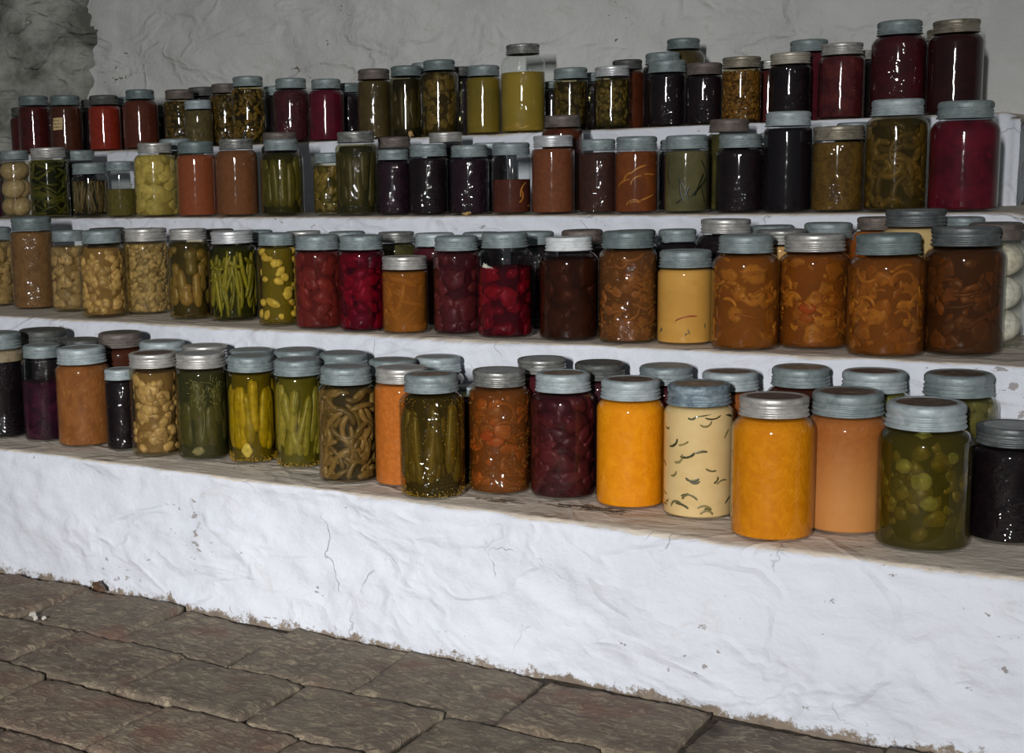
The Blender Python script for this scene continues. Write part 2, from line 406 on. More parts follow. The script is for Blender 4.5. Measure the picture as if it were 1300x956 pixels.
# ------------------------------------------------------------------ what is in the jars
# kind: (type, seen colour a, seen colour b, fleck colour, noise scale, fleck amount, bump, extra)
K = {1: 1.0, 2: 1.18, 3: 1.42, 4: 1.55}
def S(name, seen, base=1.0): return None
CONT = {
 'black':        dict(t='mass', a=(15, 10, 14), b=(24, 14, 18), c=(40, 24, 26), s=60, m=.3, bp=.25, emb=1),
 'blackpurple':  dict(t='mass', a=(13, 10, 14), b=(20, 13, 17), c=(30, 14, 20), s=30, m=.2, bp=.1),
 'plumblack':    dict(t='mass', a=(22, 12, 20), b=(34, 18, 26), c=(50, 26, 36), s=60, m=.3, bp=.25, emb=1),
 'plum':         dict(t='mass', a=(44, 20, 28), b=(62, 28, 34), c=(80, 40, 44), s=60, m=.3, bp=.3),
 'purplebeet':   dict(t='mass', a=(34, 10, 24), b=(62, 18, 38), c=(96, 28, 48), s=38, m=.4, bp=.4),
 'wine':         dict(t='mass', a=(58, 14, 22), b=(76, 20, 28), c=(100, 34, 38), s=40, m=.3, bp=.3),
 'wine2':        dict(t='mass', a=(52, 15, 20), b=(78, 30, 28), c=(110, 60, 50), s=40, m=.3, bp=.3),
 'winechunk':    dict(t='mass', a=(44, 17, 24), b=(62, 24, 28), c=(82, 44, 42), s=60, m=.5, bp=.5, emb=1),
 'darkred':      dict(t='mass', a=(50, 16, 15), b=(68, 22, 20), c=(86, 34, 30), s=50, m=.3, bp=.2),
 'darkredbig':   dict(t='mass', a=(44, 12, 17), b=(60, 15, 22), c=(84, 24, 32), s=30, m=.3, bp=.1, emb=1),
 'darkredbig2':  dict(t='mass', a=(32, 9, 11), b=(41, 12, 14), c=(51, 17, 19), s=30, m=.2, bp=.05),
 'crimson':      dict(t='mass', a=(56, 7, 17), b=(85, 11, 26), c=(119, 16, 36), s=24, m=.5, bp=.1),
 'crimson2':     dict(t='mass', a=(63, 11, 26), b=(80, 14, 31), c=(102, 23, 41), s=30, m=.3, bp=.1),
 'beet':         dict(t='chunks', a=(96, 10, 36), b=(150, 18, 54), core=(52, 10, 24), size=.020, tint=(.80, .30, .42), murk=.25),
 'beet2':        dict(t='chunks', a=(100, 22, 34), b=(146, 34, 50), core=(56, 12, 24), size=.021, tint=(.80, .38, .45), murk=.25, fill=.80, flake=1),
 'redchunk':     dict(t='chunks', a=(104, 40, 36), b=(146, 64, 52), core=(92, 34, 32), size=.020, tint=(.86, .62, .58), murk=.34),
 'plumchunk':    dict(t='chunks', a=(78, 32, 34), b=(120, 54, 52), core=(62, 24, 30), size=.019, tint=(.80, .62, .66), murk=.32),
 'prune':        dict(t='chunks', a=(66, 38, 20), b=(84, 52, 24), core=(44, 20, 16), size=.026, tint=(.66, .42, .34), murk=.42, fill=.93),
 'orangechunk':  dict(t='mass', a=(124, 74, 34), b=(148, 92, 46), c=(176, 122, 72), s=34, m=.7, bp=.5, add='carrot'),
 'orangebrown':  dict(t='mass', a=(120, 62, 28), b=(144, 80, 36), c=(160, 100, 50), s=40, m=.4, bp=.4),
 'orangefine':   dict(t='mass', a=(178, 98, 34), b=(198, 112, 42), c=(216, 140, 60), s=130, m=.6, bp=.5, seeds='scatter'),
 'orangestrip':  dict(t='beans', a=(150, 92, 30), b=(186, 122, 50), core=(128, 76, 28), L=(.03, .06), rad=(.0035, .006), n=90, mode='lie', tint=(.93, .82, .6), murk=.6),
 'amberdark':    dict(t='mass', a=(60, 26, 15), b=(78, 36, 18), c=(100, 50, 24), s=40, m=.3, bp=.3),
 'amberolive':   dict(t='mass', a=(66, 46, 16), b=(90, 66, 24), c=(120, 92, 42), s=70, m=.5, bp=.6, emb=1),
 'amberolive2':  dict(t='mass', a=(53, 43, 22), b=(67, 55, 28), c=(85, 72, 40), s=30, m=.3, bp=.1, emb=1),
 'ambergrain':   dict(t='chunks', a=(92, 66, 26), b=(140, 104, 48), core=(70, 46, 18), size=.0065, tint=(.93, .85, .65), murk=.2, emb=1),
 'olive':        dict(t='mass', a=(53, 50, 24), b=(74, 69, 34), c=(99, 88, 48), s=40, m=.5, bp=.4),
 'olivefine':    dict(t='mass', a=(63, 53, 30), b=(82, 71, 40), c=(111, 91, 56), s=80, m=.5, bp=.5, emb=1),
 'olivemix':     dict(t='chunks', a=(67, 57, 26), b=(101, 80, 38), core=(40, 36, 18), size=.011, tint=(0.875, 0.802, 0.600), murk=.2, emb=1),
 'mushroom':     dict(t='slices', a=(156, 126, 82), b=(206, 172, 118), core=(128, 100, 60), size=.017, tint=(.95, .90, .74), murk=.10, fill=.97, thick=2.0, rough=.3),
 'mushroom2':    dict(t='chunks', a=(146, 124, 88), b=(200, 172, 126), core=(128, 104, 66), size=.020, tint=(.94, .88, .74), murk=.2, fill=.95),
 'mushroom3':    dict(t='chunks', a=(158, 134, 90), b=(206, 178, 126), core=(140, 116, 74), size=.0095, tint=(.95, .90, .74), murk=.3),
 'tanbean':      dict(t='chunks', a=(158, 134, 96), b=(188, 160, 116), core=(128, 106, 66), size=.015, tint=(.95, .90, .74), murk=.25),
 'dillcuke':     dict(t='spears', a=(85, 80, 40), b=(113, 102, 56), core=(53, 55, 34), L=(.07, .085), rad=(.013, .016), n=15, tint=(0.865, 0.840, 0.660), murk=.36, garlic=1, dill=1),
 'cuke':         dict(t='spears', a=(99, 88, 44), b=(147, 119, 66), core=(59, 52, 24), L=(.04, .07), rad=(.010, .014), n=18, tint=(0.948, 0.859, 0.660), murk=.08, top='chunks', seeds='bottomdark'),
 'cuke2':        dict(t='spears', a=(71, 69, 26), b=(93, 88, 36), core=(40, 40, 18), L=(.08, .1), rad=(.011, .014), n=14, tint=(0.906, 0.840, 0.600), murk=.12),
 'cuke3':        dict(t='spears', a=(63, 59, 30), b=(85, 78, 42), core=(40, 40, 22), L=(.08, .11), rad=(.011, .014), n=14, tint=(0.845, 0.802, 0.620), murk=.25, emb=1),
 'cukedark':     dict(t='spears', a=(53, 47, 22), b=(69, 61, 28), core=(32, 31, 16), L=(.06, .1), rad=(.010, .014), n=14, tint=(0.845, 0.783, 0.600), murk=.2),
 'yellowspear':  dict(t='spears', a=(141, 123, 14), b=(177, 152, 34), core=(85, 74, 10), L=(.085, .11), rad=(.008, .0115), n=19, tint=(0.970, 0.888, 0.450), murk=.10, garlicbig=1, seeds='bottom'),
 'palespear':    dict(t='spears', a=(122, 116, 44), b=(158, 147, 76), core=(85, 80, 22), L=(.07, .11), rad=(.006, .010), n=22, tint=(0.958, 0.898, 0.620), murk=.14, seeds='bottom', tilt=.35),
 'palespear2':   dict(t='mass', a=(118, 116, 62), b=(150, 144, 86), c=(170, 160, 100), s=30, m=.5, bp=.3),
 'darkspear':    dict(t='spears', a=(87, 74, 22), b=(113, 95, 36), core=(55, 45, 14), L=(.09, .11), rad=(.007, .011), n=18, tint=(0.886, 0.783, 0.420), murk=.22, seeds='topbottom', tilt=.15, emb=1),
 'chunkgreen':   dict(t='chunks', a=(85, 78, 34), b=(120, 104, 56), core=(53, 50, 22), size=.018, tint=(0.927, 0.859, 0.650), murk=.15, emb=1),
 'greenchop':    dict(t='beans', a=(74, 62, 22), b=(111, 91, 36), core=(32, 28, 14), L=(.012, .022), rad=(.003, .0045), n=260, mode='any', tint=(0.927, 0.840, 0.600), murk=.06, emb=1),
 'greenbean':    dict(t='beans', a=(94, 93, 23), b=(135, 131, 46), core=(37, 40, 15), L=(.07, .095), rad=(.0036, .0046), n=80, mode='droop', tint=(0.958, 0.888, 0.620), murk=.05),
 'greenbean2':   dict(t='beans', a=(53, 58, 21), b=(83, 83, 34), core=(24, 28, 13), L=(.04, .07), rad=(.0032, .0042), n=140, mode='lie', tint=(0.906, 0.859, 0.620), murk=.06),
 'brownbean':    dict(t='beans', a=(102, 85, 44), b=(142, 119, 69), core=(51, 46, 29), L=(.035, .075), rad=(.0042, .0056), n=190, mode='curl', tint=(0.948, 0.859, 0.740), murk=.10),
 'brownbean2':   dict(t='beans', a=(70, 58, 32), b=(100, 82, 50), core=(34, 30, 20), L=(.05, .08), rad=(.0024, .0034), n=110, mode='stand', tint=(.9, .88, .76), murk=.05, fill=.9),
 'browncoil':    dict(t='beans', a=(70, 58, 25), b=(122, 104, 52), core=(49, 43, 17), L=(.05, .1), rad=(.0052, .0075), n=120, mode='curl', tint=(0.886, 0.764, 0.550), murk=.30),
 'garlicpepper': dict(t='chunks', a=(176, 146, 84), b=(214, 186, 122), core=(96, 84, 16), size=.012, tint=(.95, .90, .50), murk=.10, sparse=.34, seeds='bottomdark', rough=.25),
 'greenrelish':  dict(t='mass', a=(69, 62, 26), b=(89, 80, 34), c=(113, 99, 50), s=110, m=.6, bp=.7),
 'cauli':        dict(t='chunks', a=(172, 160, 92), b=(206, 194, 130), core=(119, 97, 36), size=.021, tint=(0.970, 0.898, 0.680), murk=.4, rough=.35),
 'leaf':         dict(t='mass', a=(68, 65, 40), b=(87, 81, 52), c=(99, 90, 60), s=18, m=.3, bp=.1, add='slits', grad=None, neckdark=1),
 'yellowgreen':  dict(t='mass', a=(89, 76, 24), b=(105, 88, 30), c=(78, 70, 24), s=14, m=.4, bp=.05),
 'yellowliquid': dict(t='mass', a=(112, 94, 32), b=(124, 104, 38), c=(96, 82, 28), s=14, m=.3, bp=.05, emb=1, add='sediment'),
 'oliveslice':   dict(t='slices', a=(65, 57, 26), b=(95, 81, 42), core=(38, 34, 18), size=.017, tint=(0.906, 0.821, 0.620), murk=.15),
 'oliveslice2':  dict(t='slices', a=(74, 66, 30), b=(111, 97, 54), core=(44, 40, 18), size=.010, tint=(0.906, 0.821, 0.620), murk=.15),
 'brownslice':   dict(t='slices', a=(84, 70, 34), b=(112, 94, 50), core=(50, 40, 18), size=.020, tint=(.88, .82, .6), murk=.15, thick=1.6),
 'pickleslice':  dict(t='slices', a=(93, 81, 26), b=(135, 118, 56), core=(67, 61, 18), size=.019, tint=(0.886, 0.821, 0.460), murk=.42, onion=1, thick=1.6, rough=.35),
 'onion':        dict(t='chunks', a=(124, 118, 74), b=(150, 142, 92), core=(90, 84, 46), size=.015, tint=(.9, .88, .66), murk=.3),
 'egg':          dict(t='eggs', a=(228, 224, 210), b=(240, 234, 222), core=(130, 130, 104), size=.034, tint=(.965, .945, .90), murk=.06),
 'egg2':         dict(t='eggs', a=(158, 140, 108), b=(170, 152, 120), core=(86, 70, 38), size=.030, tint=(.94, .90, .80), murk=.05),
 'brick':        dict(t='mass', a=(110, 56, 32), b=(120, 62, 36), c=(128, 74, 46), s=150, m=.3, bp=.2),
 'brick2':       dict(t='mass', a=(92, 56, 32), b=(104, 64, 38), c=(118, 80, 52), s=110, m=.4, bp=.4),
 'brick3':       dict(t='mass', a=(92, 50, 30), b=(104, 58, 36), c=(118, 76, 50), s=130, m=.3, bp=.3),
 'darkbrown':    dict(t='mass', a=(44, 26, 22), b=(56, 33, 27), c=(66, 42, 34), s=90, m=.3, bp=.3, emb=1),
 'maroonbrown':  dict(t='mass', a=(56, 27, 18), b=(68, 34, 22), c=(78, 44, 30), s=60, m=.3, bp=.2),
 'maroonbrown2': dict(t='mass', a=(66, 30, 20), b=(78, 36, 24), c=(92, 48, 32), s=60, m=.3, bp=.2),
 'tomato':       dict(t='mass', a=(107, 30, 19), b=(121, 38, 23), c=(134, 57, 32), s=80, m=.4, bp=.3),
 'redbrown':     dict(t='mass', a=(60, 28, 20), b=(74, 34, 23), c=(88, 46, 30), s=40, m=.3, bp=.1, add='peelfew'),
 'marmalade':    dict(t='mass', a=(86, 42, 18), b=(104, 54, 22), c=(118, 66, 28), s=30, m=.3, bp=.1, add='peel'),
 'mustard':      dict(t='mass', a=(182, 134, 62), b=(192, 144, 70), c=(170, 118, 50), s=22, m=.3, bp=.05, add='pepper'),
 'creamherb':    dict(t='mass', a=(218, 186, 130), b=(224, 194, 140), c=(208, 172, 112), s=26, m=.4, bp=.05, add='herb'),
 'creamspot':    dict(t='mass', a=(188, 160, 110), b=(198, 170, 120), c=(178, 140, 88), s=26, m=.4, bp=.1, add='redspot'),
 'yellowpuree':  dict(t='mass', a=(224, 136, 6), b=(236, 150, 14), c=(246, 170, 40), s=70, m=.6, bp=.35),
 'yellowpuree2': dict(t='mass', a=(206, 124, 4), b=(220, 138, 12), c=(232, 158, 36), s=80, m=.5, bp=.45, add='bubbles'),
 'tansauce':     dict(t='mass', a=(160, 94, 44), b=(170, 102, 50), c=(182, 118, 62), s=130, m=.3, bp=.15, grad=(198, 134, 74)),
 'tansauce2':    dict(t='mass', a=(178, 136, 84), b=(188, 146, 92), c=(196, 156, 104), s=60, m=.3, bp=.15),
 'seedchunk':    dict(t='slices', a=(140, 82, 34), b=(190, 104, 46), core=(110, 62, 26), size=.020, tint=(.92, .78, .55), murk=.45, seeds='scatter', carrot=1, emb=1, tails=.25),
 'rustyveg':     dict(t='slices', a=(126, 80, 40), b=(178, 118, 66), core=(92, 56, 28), size=.020, tint=(.90, .78, .60), murk=.48, seeds='scatter', emb=1, tails=.25),
 'onionorange':  dict(t='slices', a=(150, 86, 32), b=(204, 146, 72), core=(124, 74, 26), size=.023, tint=(.93, .80, .52), murk=.42, tails=.25, rough=.6),
 'onioncarrot':  dict(t='slices', a=(150, 86, 32), b=(204, 146, 72), core=(120, 68, 24), size=.023, tint=(.92, .78, .50), murk=.42, carrot=1, tails=.25, rough=.6),
 'onionorange2': dict(t='slices', a=(150, 86, 32), b=(204, 146, 72), core=(112, 66, 24), size=.023, tint=(.92, .78, .50), murk=.42, tails=.25, rough=.6),
 'brownveg':     dict(t='slices', a=(92, 56, 28), b=(138, 84, 40), core=(66, 38, 20), size=.020, tint=(.86, .72, .52), murk=.45, tails=.25),
 'brownchunk':   dict(t='mass', a=(96, 68, 40), b=(116, 84, 50), c=(140, 104, 66), s=60, m=.5, bp=.5, emb=1),
}

def polar(a, r, z): return Vector((r*math.cos(a), r*math.sin(a), z))

def wall_tube(mb, J, a0, z0, phi, L, rad, curv, depth, zlo, zhi, flat=1.0, n=10):
    """a pod lying against the inside of the glass"""
    pts = []; rr = []; ups = []
    a, z = a0, z0
    ts = [0, .025, .08]+[.16+.68*q/(n-1) for q in range(n)]+[.92, .975, 1]
    for i, t in enumerate(ts):
        if i: dt = t-ts[i-1]
        else: dt = 0
        p = phi+curv*(t-.5)
        a += math.cos(p)*L*dt/max(J.prof(min(max(z, .01), J.zn))*.9, .012)
        z += math.sin(p)*L*dt
        z = min(max(z, zlo+rad), zhi-rad)
        R = J.prof(max(z-.002, .006))*.955-rad*flat-depth
        if z > J.zs: R = min(R, J.prof(z+rad*.8)*.955-rad*flat-depth)
        R = max(R, .004)
        pts.append(polar(a, R, z)); ups.append(polar(a, 1, 0))
        e = min(t, 1-t)
        rr.append(rad*(.42+.58*math.sqrt(min(1, e/.16)))*(1+.08*math.sin(t*9+a0*7)))
    mb.tube(pts, rr, 8, flat, ups)

def make_pieces(J, c, rg, top):
    t = c['t']; mb = MB()
    zlo = .006; zhi = top
    if c.get('seeds', '').startswith(('bottom', 'topb')): zlo = .013
    if t in ('chunks', 'eggs'):
        s = c['size']; step = s*1.12*(1.25 if t == 'eggs' else 1)
        rows = max(1, int((zhi-zlo)/(step*(.86 if t == 'eggs' else .9))))
        for i in range(rows):
            z = zlo+(i+.5)*(zhi-zlo)/rows
            n = max(3, int(2*PI*J.r*.9/(s*(1.9 if t == 'eggs' else 1.25))))
            for k in range(n):
                if c.get('sparse') and rg.random() > c['sparse']: continue
                if t == 'eggs':
                    a = 2*PI*(k+.5*(i % 2)+.12*rg.uniform(-1, 1))/n; zz = z; q = s*.86
                    dims = (q*rg.uniform(.8, .95), q*rg.uniform(.98, 1.18), q*rg.uniform(.8, .9)); amp = .03
                else:
                    a = 2*PI*(k+.5*(i % 2)+.55*rg.uniform(-1, 1))/n; zz = z+rg.uniform(-.5, .5)*s; q = s*rg.uniform(.55, 1.05)
                    dims = (q*rg.uniform(.45, .75), q*rg.uniform(.7, 1.35), q*rg.uniform(.55, 1.1)); amp = c.get('rough', .75)
                zz = min(max(zz, zlo+q*.7), zhi-q*.5)
                R = min(J.prof(min(zz+q*.6, J.zn)), J.prof(max(zz-q*.6, .003)))*.955-dims[0]*(.98 if t == 'eggs' else .62)
                R = max(R, .002)
                if t == 'eggs': rot = Matrix.Rotation(a, 3, 'Z') @ Matrix.Rotation(rg.uniform(-.5, .5), 3, 'X')
                else: rot = Matrix.Rotation(a, 3, 'Z') @ Matrix.Rotation(rg.uniform(-.9, .9), 3, 'X')
                mb.blob(polar(a, R, zz), *dims, rot, 2 if t == 'chunks' and s < .012 else 3 if t == 'eggs' else 2, amp, rg.uniform(0, 90))
    elif t == 'slices':
        s = c['size']; n = int(2*PI*J.r*(zhi-zlo)/(s*s*.85))
        for k in range(n):
            a = rg.uniform(0, 2*PI); z = zlo+s*.5+(zhi-zlo-s)*rg.random()
            q = s*rg.uniform(.55, 1.0); th = rg.uniform(.0022, .0036)*c.get('thick', 1)
            R = min(J.prof(min(z+q*.7, J.zn)), J.prof(max(z-q*.7, .003)))*.955
            R = math.sqrt(max(1e-6, R*R-(q*.75)**2))-th*1.1-rg.uniform(0, .004)
            rot = Matrix.Rotation(a, 3, 'Z') @ Matrix.Rotation(rg.uniform(-.28, .28), 3, 'Y') @ Matrix.Rotation(rg.uniform(0, 6), 3, 'X')
            mb.blob(polar(a, R, z), th, q*rg.uniform(.45, 1.0), q*rg.uniform(.6, 1.0), rot, 2, c.get('rough', .5), rg.uniform(0, 90))
            if c.get('tails', 0) > rg.random():
                wall_tube(mb, J, a, z, rg.uniform(-.6, .6), rg.uniform(.02, .045), .0026, rg.uniform(-3, 3), .0, zlo, zhi)
    elif t == 'spears':
        n = c['n']; h = zhi-zlo
        tl = c.get('tilt', .08)
        for lay in range(2):
            for k in range(n):
                a = 2*PI*(k+.5*lay+.2*rg.uniform(-1, 1))/n
                L = min(rg.uniform(*c['L']), h*.92); rad = rg.uniform(*c['rad'])*(1 if lay == 0 else .9)
                z0 = zlo+rg.uniform(0, max(.001, h-L)) if rg.random() > .4 else zlo
                wall_tube(mb, J, a, z0, PI/2+rg.uniform(-tl, tl), L, rad, rg.uniform(-.35, .35), .0 if lay == 0 else rad*.7, zlo, zhi, flat=.85, n=12)
        if c.get('top'):
            for k in range(9):
                a = 2*PI*(k+rg.random())/9; q = rg.uniform(.008, .012); z = zhi-.012-rg.random()*.012
                mb.blob(polar(a, J.prof(min(z+q, J.zn))*.955-q*.8, z), q*.8, q*1.3, q, Matrix.Rotation(a, 3, 'Z'), 2, .3, k*3.)
    elif t == 'beans':
        m = c['mode']
        for k in range(c['n']):
            L = rg.uniform(*c['L']); rad = rg.uniform(*c['rad']); a = rg.uniform(0, 2*PI)
            d = rg.choice((0, 0, rad*.9, rad*1.8))
            if m == 'droop':
                z = zlo+rg.uniform(.55, .95)*(zhi-zlo); phi = -PI/2+rg.uniform(-.35, .35); cv = rg.uniform(-.5, .5)
                if k % 5 == 0: phi = rg.uniform(-.5, .3); L *= .5; cv = 1.0
            elif m == 'stand': z = zlo+rg.uniform(0, .2)*(zhi-zlo); phi = PI/2+rg.uniform(-.3, .3); cv = rg.uniform(-.8, .8)
            elif m == 'lie': z = zlo+rg.random()*(zhi-zlo); phi = rg.gauss(0, .55); cv = rg.uniform(-.9, .9)
            elif m == 'curl': z = zlo+rg.random()*(zhi-zlo); phi = rg.uniform(0, 6.28); cv = rg.choice((-1, 1))*rg.uniform(.8, 3.4)
            else: z = zlo+rg.random()*(zhi-zlo); phi = rg.uniform(0, 6.28); cv = rg.uniform(-.5, .5)
            wall_tube(mb, J, a, z, phi, L, rad, cv, d, zlo, zhi, n=9)
    # everything presses flat against the inside of the glass
    out = []
    for (x, y, z) in mb.v:
        z = min(max(z, .0045), zhi)
        lim = J.prof(z)*.962; q = math.hypot(x, y)
        if q > lim: x *= lim/q; y *= lim/q
        out.append((x, y, z))
    mb.v = out
    return mb

# the jar faces the camera roughly towards this local angle (all jars are built all round; extras that the
# photograph shows on the near side are turned there)
def facing(x, y): return math.atan2(-y, -x)

def seeds_mesh(J, mode, rg, top):
    mb = MB()
    def one(a, R, z, s): mb.blob(polar(a, R, z), s, s, s*.85, Matrix.Identity(3), 1)
    if mode in ('bottom', 'bottomdark', 'topbottom'):
        for k in range(330):
            z = .004+abs(rg.gauss(0, .004)); a = rg.uniform(0, 2*PI); s = rg.uniform(.0006, .0010)
            one(a, J.prof(max(.002, z-.0008))*.985-s-rg.random()*.001, min(z, .015), s)
    if mode == 'topbottom':
        for k in range(120):
            z = top-.004-abs(rg.gauss(0, .005)); a = rg.uniform(0, 2*PI)
            one(a, J.prof(min(z+.001, J.zn))*.982-.0008, z, rg.uniform(.0006, .0009))
        for k in range(130):
            z = rg.uniform(.015, top-.02); a = rg.uniform(0, 2*PI); one(a, J.prof(z)*.982-.0008, z, rg.uniform(.0005, .0009))
    if mode == 'scatter':
        for k in range(420):
            z = .006+(top-.014)*rg.random()**1.3; a = rg.uniform(0, 2*PI)
            if noise.noise(Vector((a*2.5, z*60, J.r*99))) < -.05: continue
            one(a, J.prof(min(z+.001, J.zn))*.982-.0006, z, rg.uniform(.0004, .0007))
    return mb

def lathe_content(J, top, k, z0=.003, seg=48, wob=0):
    mb = MB()
    zs = J.levels(top)
    prof = [(J.prof(z)*k, max(z, z0) if i == 0 else max(z, z0+.0003*i)) for i, z in enumerate(zs)]
    prof += [(J.prof(top)*k*.7, top+.0004), (.002, top+.0004)]
    mb.lathe(prof, seg)
    return mb

CORE_R = .80
n_jar = 0
def build_jar(shelf, x, y, r, h, lr, cap, cont, label, opt):
    global n_jar
    n_jar += 1
    rg = random.Random(1000+n_jar*17)
    c = CONT[cont]; k = K[shelf]
    band, face, kind = CAPS[cap]
    J = Jar(r, h, lr, kind)
    fa = math.atan2(-y, -x)                        # towards the viewer, in world axes
    root = empty('canning_jar', (x, y, SHELF_Z[shelf]+.0006), 0)
    tag(root, label, 'jar', {1: 'canning jars on the bottom tier', 2: 'canning jars on the second tier', 3: 'canning jars on the third tier', 4: 'canning jars on the top tier'}[shelf])
    # glass
    mb = MB()
    top_g = h-J.ch*.12
    zs = J.levels(J.zn)
    seg = 64 if shelf < 3 else 48
    pr = [(J.prof(0)*.55, .0035), (J.prof(0)*.86, .0012)]+[(J.prof(z), z) for z in zs]+[(J.nr, top_g)]
    wob = [rg.uniform(-1, 1) for _ in range(4)]
    mb.lathe(pr, seg, True, True)
    link('glass', mb.mesh('glass'), GLASSB if c.get('emb') or opt.get('emb') else GLASS, root)
    # cap
    cm, dm = cap_parts(kind, rg.randrange(4), band, face)
    co = link('screw_cap', cm, None, root)
    tilt = .012
    co.location = (0, 0, h-J.ch); co.scale = (lr, lr, J.ch)
    co.rotation_euler = (rg.uniform(-tilt, tilt), rg.uniform(-tilt, tilt), rg.uniform(0, 6.28))
    link('lid_face', dm, None, co)
    # contents
    fill = opt.get('fill', c.get('fill', 1.0))
    top = J.zn-.001 if fill >= 1 else fill*J.zn
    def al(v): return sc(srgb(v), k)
    key = '%s_%d' % (cont, shelf)
    if c['t'] == 'mass':
        m = body_mat(key, al(c['a']), al(c['b']), al(c['c']), c['s'], c['m'], c['bp'], al(c['grad']) if c.get('grad') else None)
        body = link('preserve', lathe_content(J, top, .968).mesh('preserve'), m, root)
        if c.get('neckdark'): pass
    else:
        cm_ = body_mat(key+'_core', al(c['core']), sc(al(c['core']), .75), sc(al(c['core']), 1.3), 50, .3, .3)
        murk = c['murk']
        kr = CORE_R+.06*(murk > .3) if c['t'] != 'chunks' else .78
        if c['t'] == 'eggs': kr = .45
        body = link('brine', lathe_content(J, top, .972, seg=40).mesh('brine'), brine_mat(tuple(c['tint']), murk, tuple(.45*p+.55*q for p, q in zip(al(c['a']), al(c['core'])))), root)
        core = link('packed_food', lathe_content(J, top-.003, kr, .006, 32).mesh('packed_food'), cm_, root)
        pm = make_pieces(J, c, rg, top-.002)
        nm = {'chunks': 'food_chunks', 'eggs': 'pickled_eggs', 'slices': 'vegetable_slices', 'spears': 'vegetable_spears', 'beans': 'pods'}[c['t']]
        link(nm, pm.mesh(nm), piece_mat(key+'_p', al(c['a']), al(c['b'])), root)
    R955 = lambda z: J.prof(z)*.957
    if c.get('seeds'):
        dark = c['seeds'] == 'bottomdark'
        sm = piece_mat('peppercorn', srgb((60, 44, 20)), srgb((150, 120, 60))) if dark else piece_mat('mustard_seed', srgb((196, 150, 50)), srgb((232, 196, 100)))
        o = link('seeds', seeds_mesh(J, c['seeds'], rg, top).mesh('seeds'), sm, root); o['kind'] = 'stuff'
    def strips(name, n, mat, L, rad, phi, cv, zr, spread=1.25, flat=.3, out=.0016):
        mb = MB()
        for _ in range(n):
            a = fa+rg.uniform(-spread, spread)
            z = rg.uniform(*zr)*top
            wall_tube(mb, J, a, z, phi+rg.uniform(-.7, .7), rg.uniform(*L), rg.uniform(*rad), rg.uniform(*cv), -out, .006, top-.002, flat, 8)
        link(name, mb.mesh(name), mat, root)
    add = c.get('add')
    if add == 'herb': strips('pepper_strips', 64, piece_mat('dark_green_strip', srgb((70, 72, 40)), srgb((150, 134, 84))), (.008, .024), (.0010, .0022), .3, (-3, 3), (.04, .95), 3.1, out=.0009)
    if add == 'redspot': strips('pepper_flecks', 24, piece_mat('red_fleck', srgb((120, 40, 30)), srgb((150, 90, 60))), (.004, .012), (.0012, .002), 1.0, (-2, 2), (.04, .95), 3.1, out=.0009)
    if add == 'pepper':
        mb = MB(); wall_tube(mb, J, fa-.35, top*.33, .25, .032, .0011, -.8, -.0012, .006, top, .4, 10)
        link('red_pepper_strip', mb.mesh('red_pepper_strip'), piece_mat('red_strip', srgb((170, 74, 44)), srgb((170, 74, 44))), root)
        strips('pepper_strips', 5, piece_mat('dark_green_strip', srgb((70, 72, 40)), srgb((150, 134, 84))), (.004, .012), (.0010, .0022), 1.2, (-2, 2), (.1, .28), 1.2, out=.0009)
    if add in ('peel', 'peelfew'): strips('citrus_peel', 9 if add == 'peel' else 4, piece_mat('peel', al((150, 92, 28)), al((170, 112, 40))), (.018, .032), (.0012, .0020), .6, (-2.5, 2.5), (.1, .9 if add == 'peel' else .5), 1.3, out=.0008)
    if add == 'slits': strips('pod_edges', 9, piece_mat('dark_slit', al((22, 28, 14)), al((30, 36, 20))), (.03, .055), (.0012, .0024), 1.4, (-1, 1), (.1, .5), 1.4, .25, .0006)
    if add == 'sediment': strips('sediment', 7, piece_mat('sediment_m', al((150, 116, 40)), al((160, 124, 50))), (.012, .022), (.002, .0035), 0, (-1, 1), (.03, .09), 1.4, .4, .0008)
    if add == 'carrot' or c.get('carrot'):
        mb = MB()
        for q in range(3 if add == 'carrot' else 2):
            a = fa+rg.uniform(-.7, .3); z = top*(rg.uniform(.35, .75) if cont != 'onioncarrot' else .34+.1*q); s_ = rg.uniform(.007, .011)
            mb.blob(polar(a, R955(z)-.0028, z), .0030, s_*1.2, s_*.8, Matrix.Rotation(a, 3, 'Z') @ Matrix.Rotation(rg.uniform(-.3, .3), 3, 'X'), 2, .25, q*7.)
        link('carrot_pieces', mb.mesh('carrot_pieces'), piece_mat('carrot', srgb((186, 74, 30)), srgb((196, 92, 44))), root)
    if c.get('garlic') or c.get('garlicbig'):
        mb = MB(); a = fa+(-.25 if c.get('garlic') else -.30); z = .016 if c.get('garlic') else .022
        g = (.011, .0065) if c.get('garlic') else (.0095, .011)
        mb.blob(polar(a, R955(z)-.0036, z), .004, g[0], g[1], Matrix.Rotation(a, 3, 'Z') @ Matrix.Rotation(.15, 3, 'X'), 3, .3, 4.)
        link('garlic_clove', mb.mesh('garlic_clove'), piece_mat('garlic', srgb((214, 202, 160)), srgb((220, 206, 170))), root)
    if c.get('dill'):
        mb = MB(); wall_tube(mb, J, fa-.12, .03, 1.45, .055, .0008, .5, -.001, .006, top, 1, 12)
        for q in range(70):
            wall_tube(mb, J, fa+rg.uniform(-.5, .8), top*rg.uniform(.62, .9), rg.uniform(0, 6), rg.uniform(.006, .014), .0005, rg.uniform(-1, 1), -.0008, .006, top, 1, 4)
        link('dill_sprig', mb.mesh('dill_sprig'), piece_mat('dill', srgb((96, 96, 40)), srgb((136, 130, 66))), root)
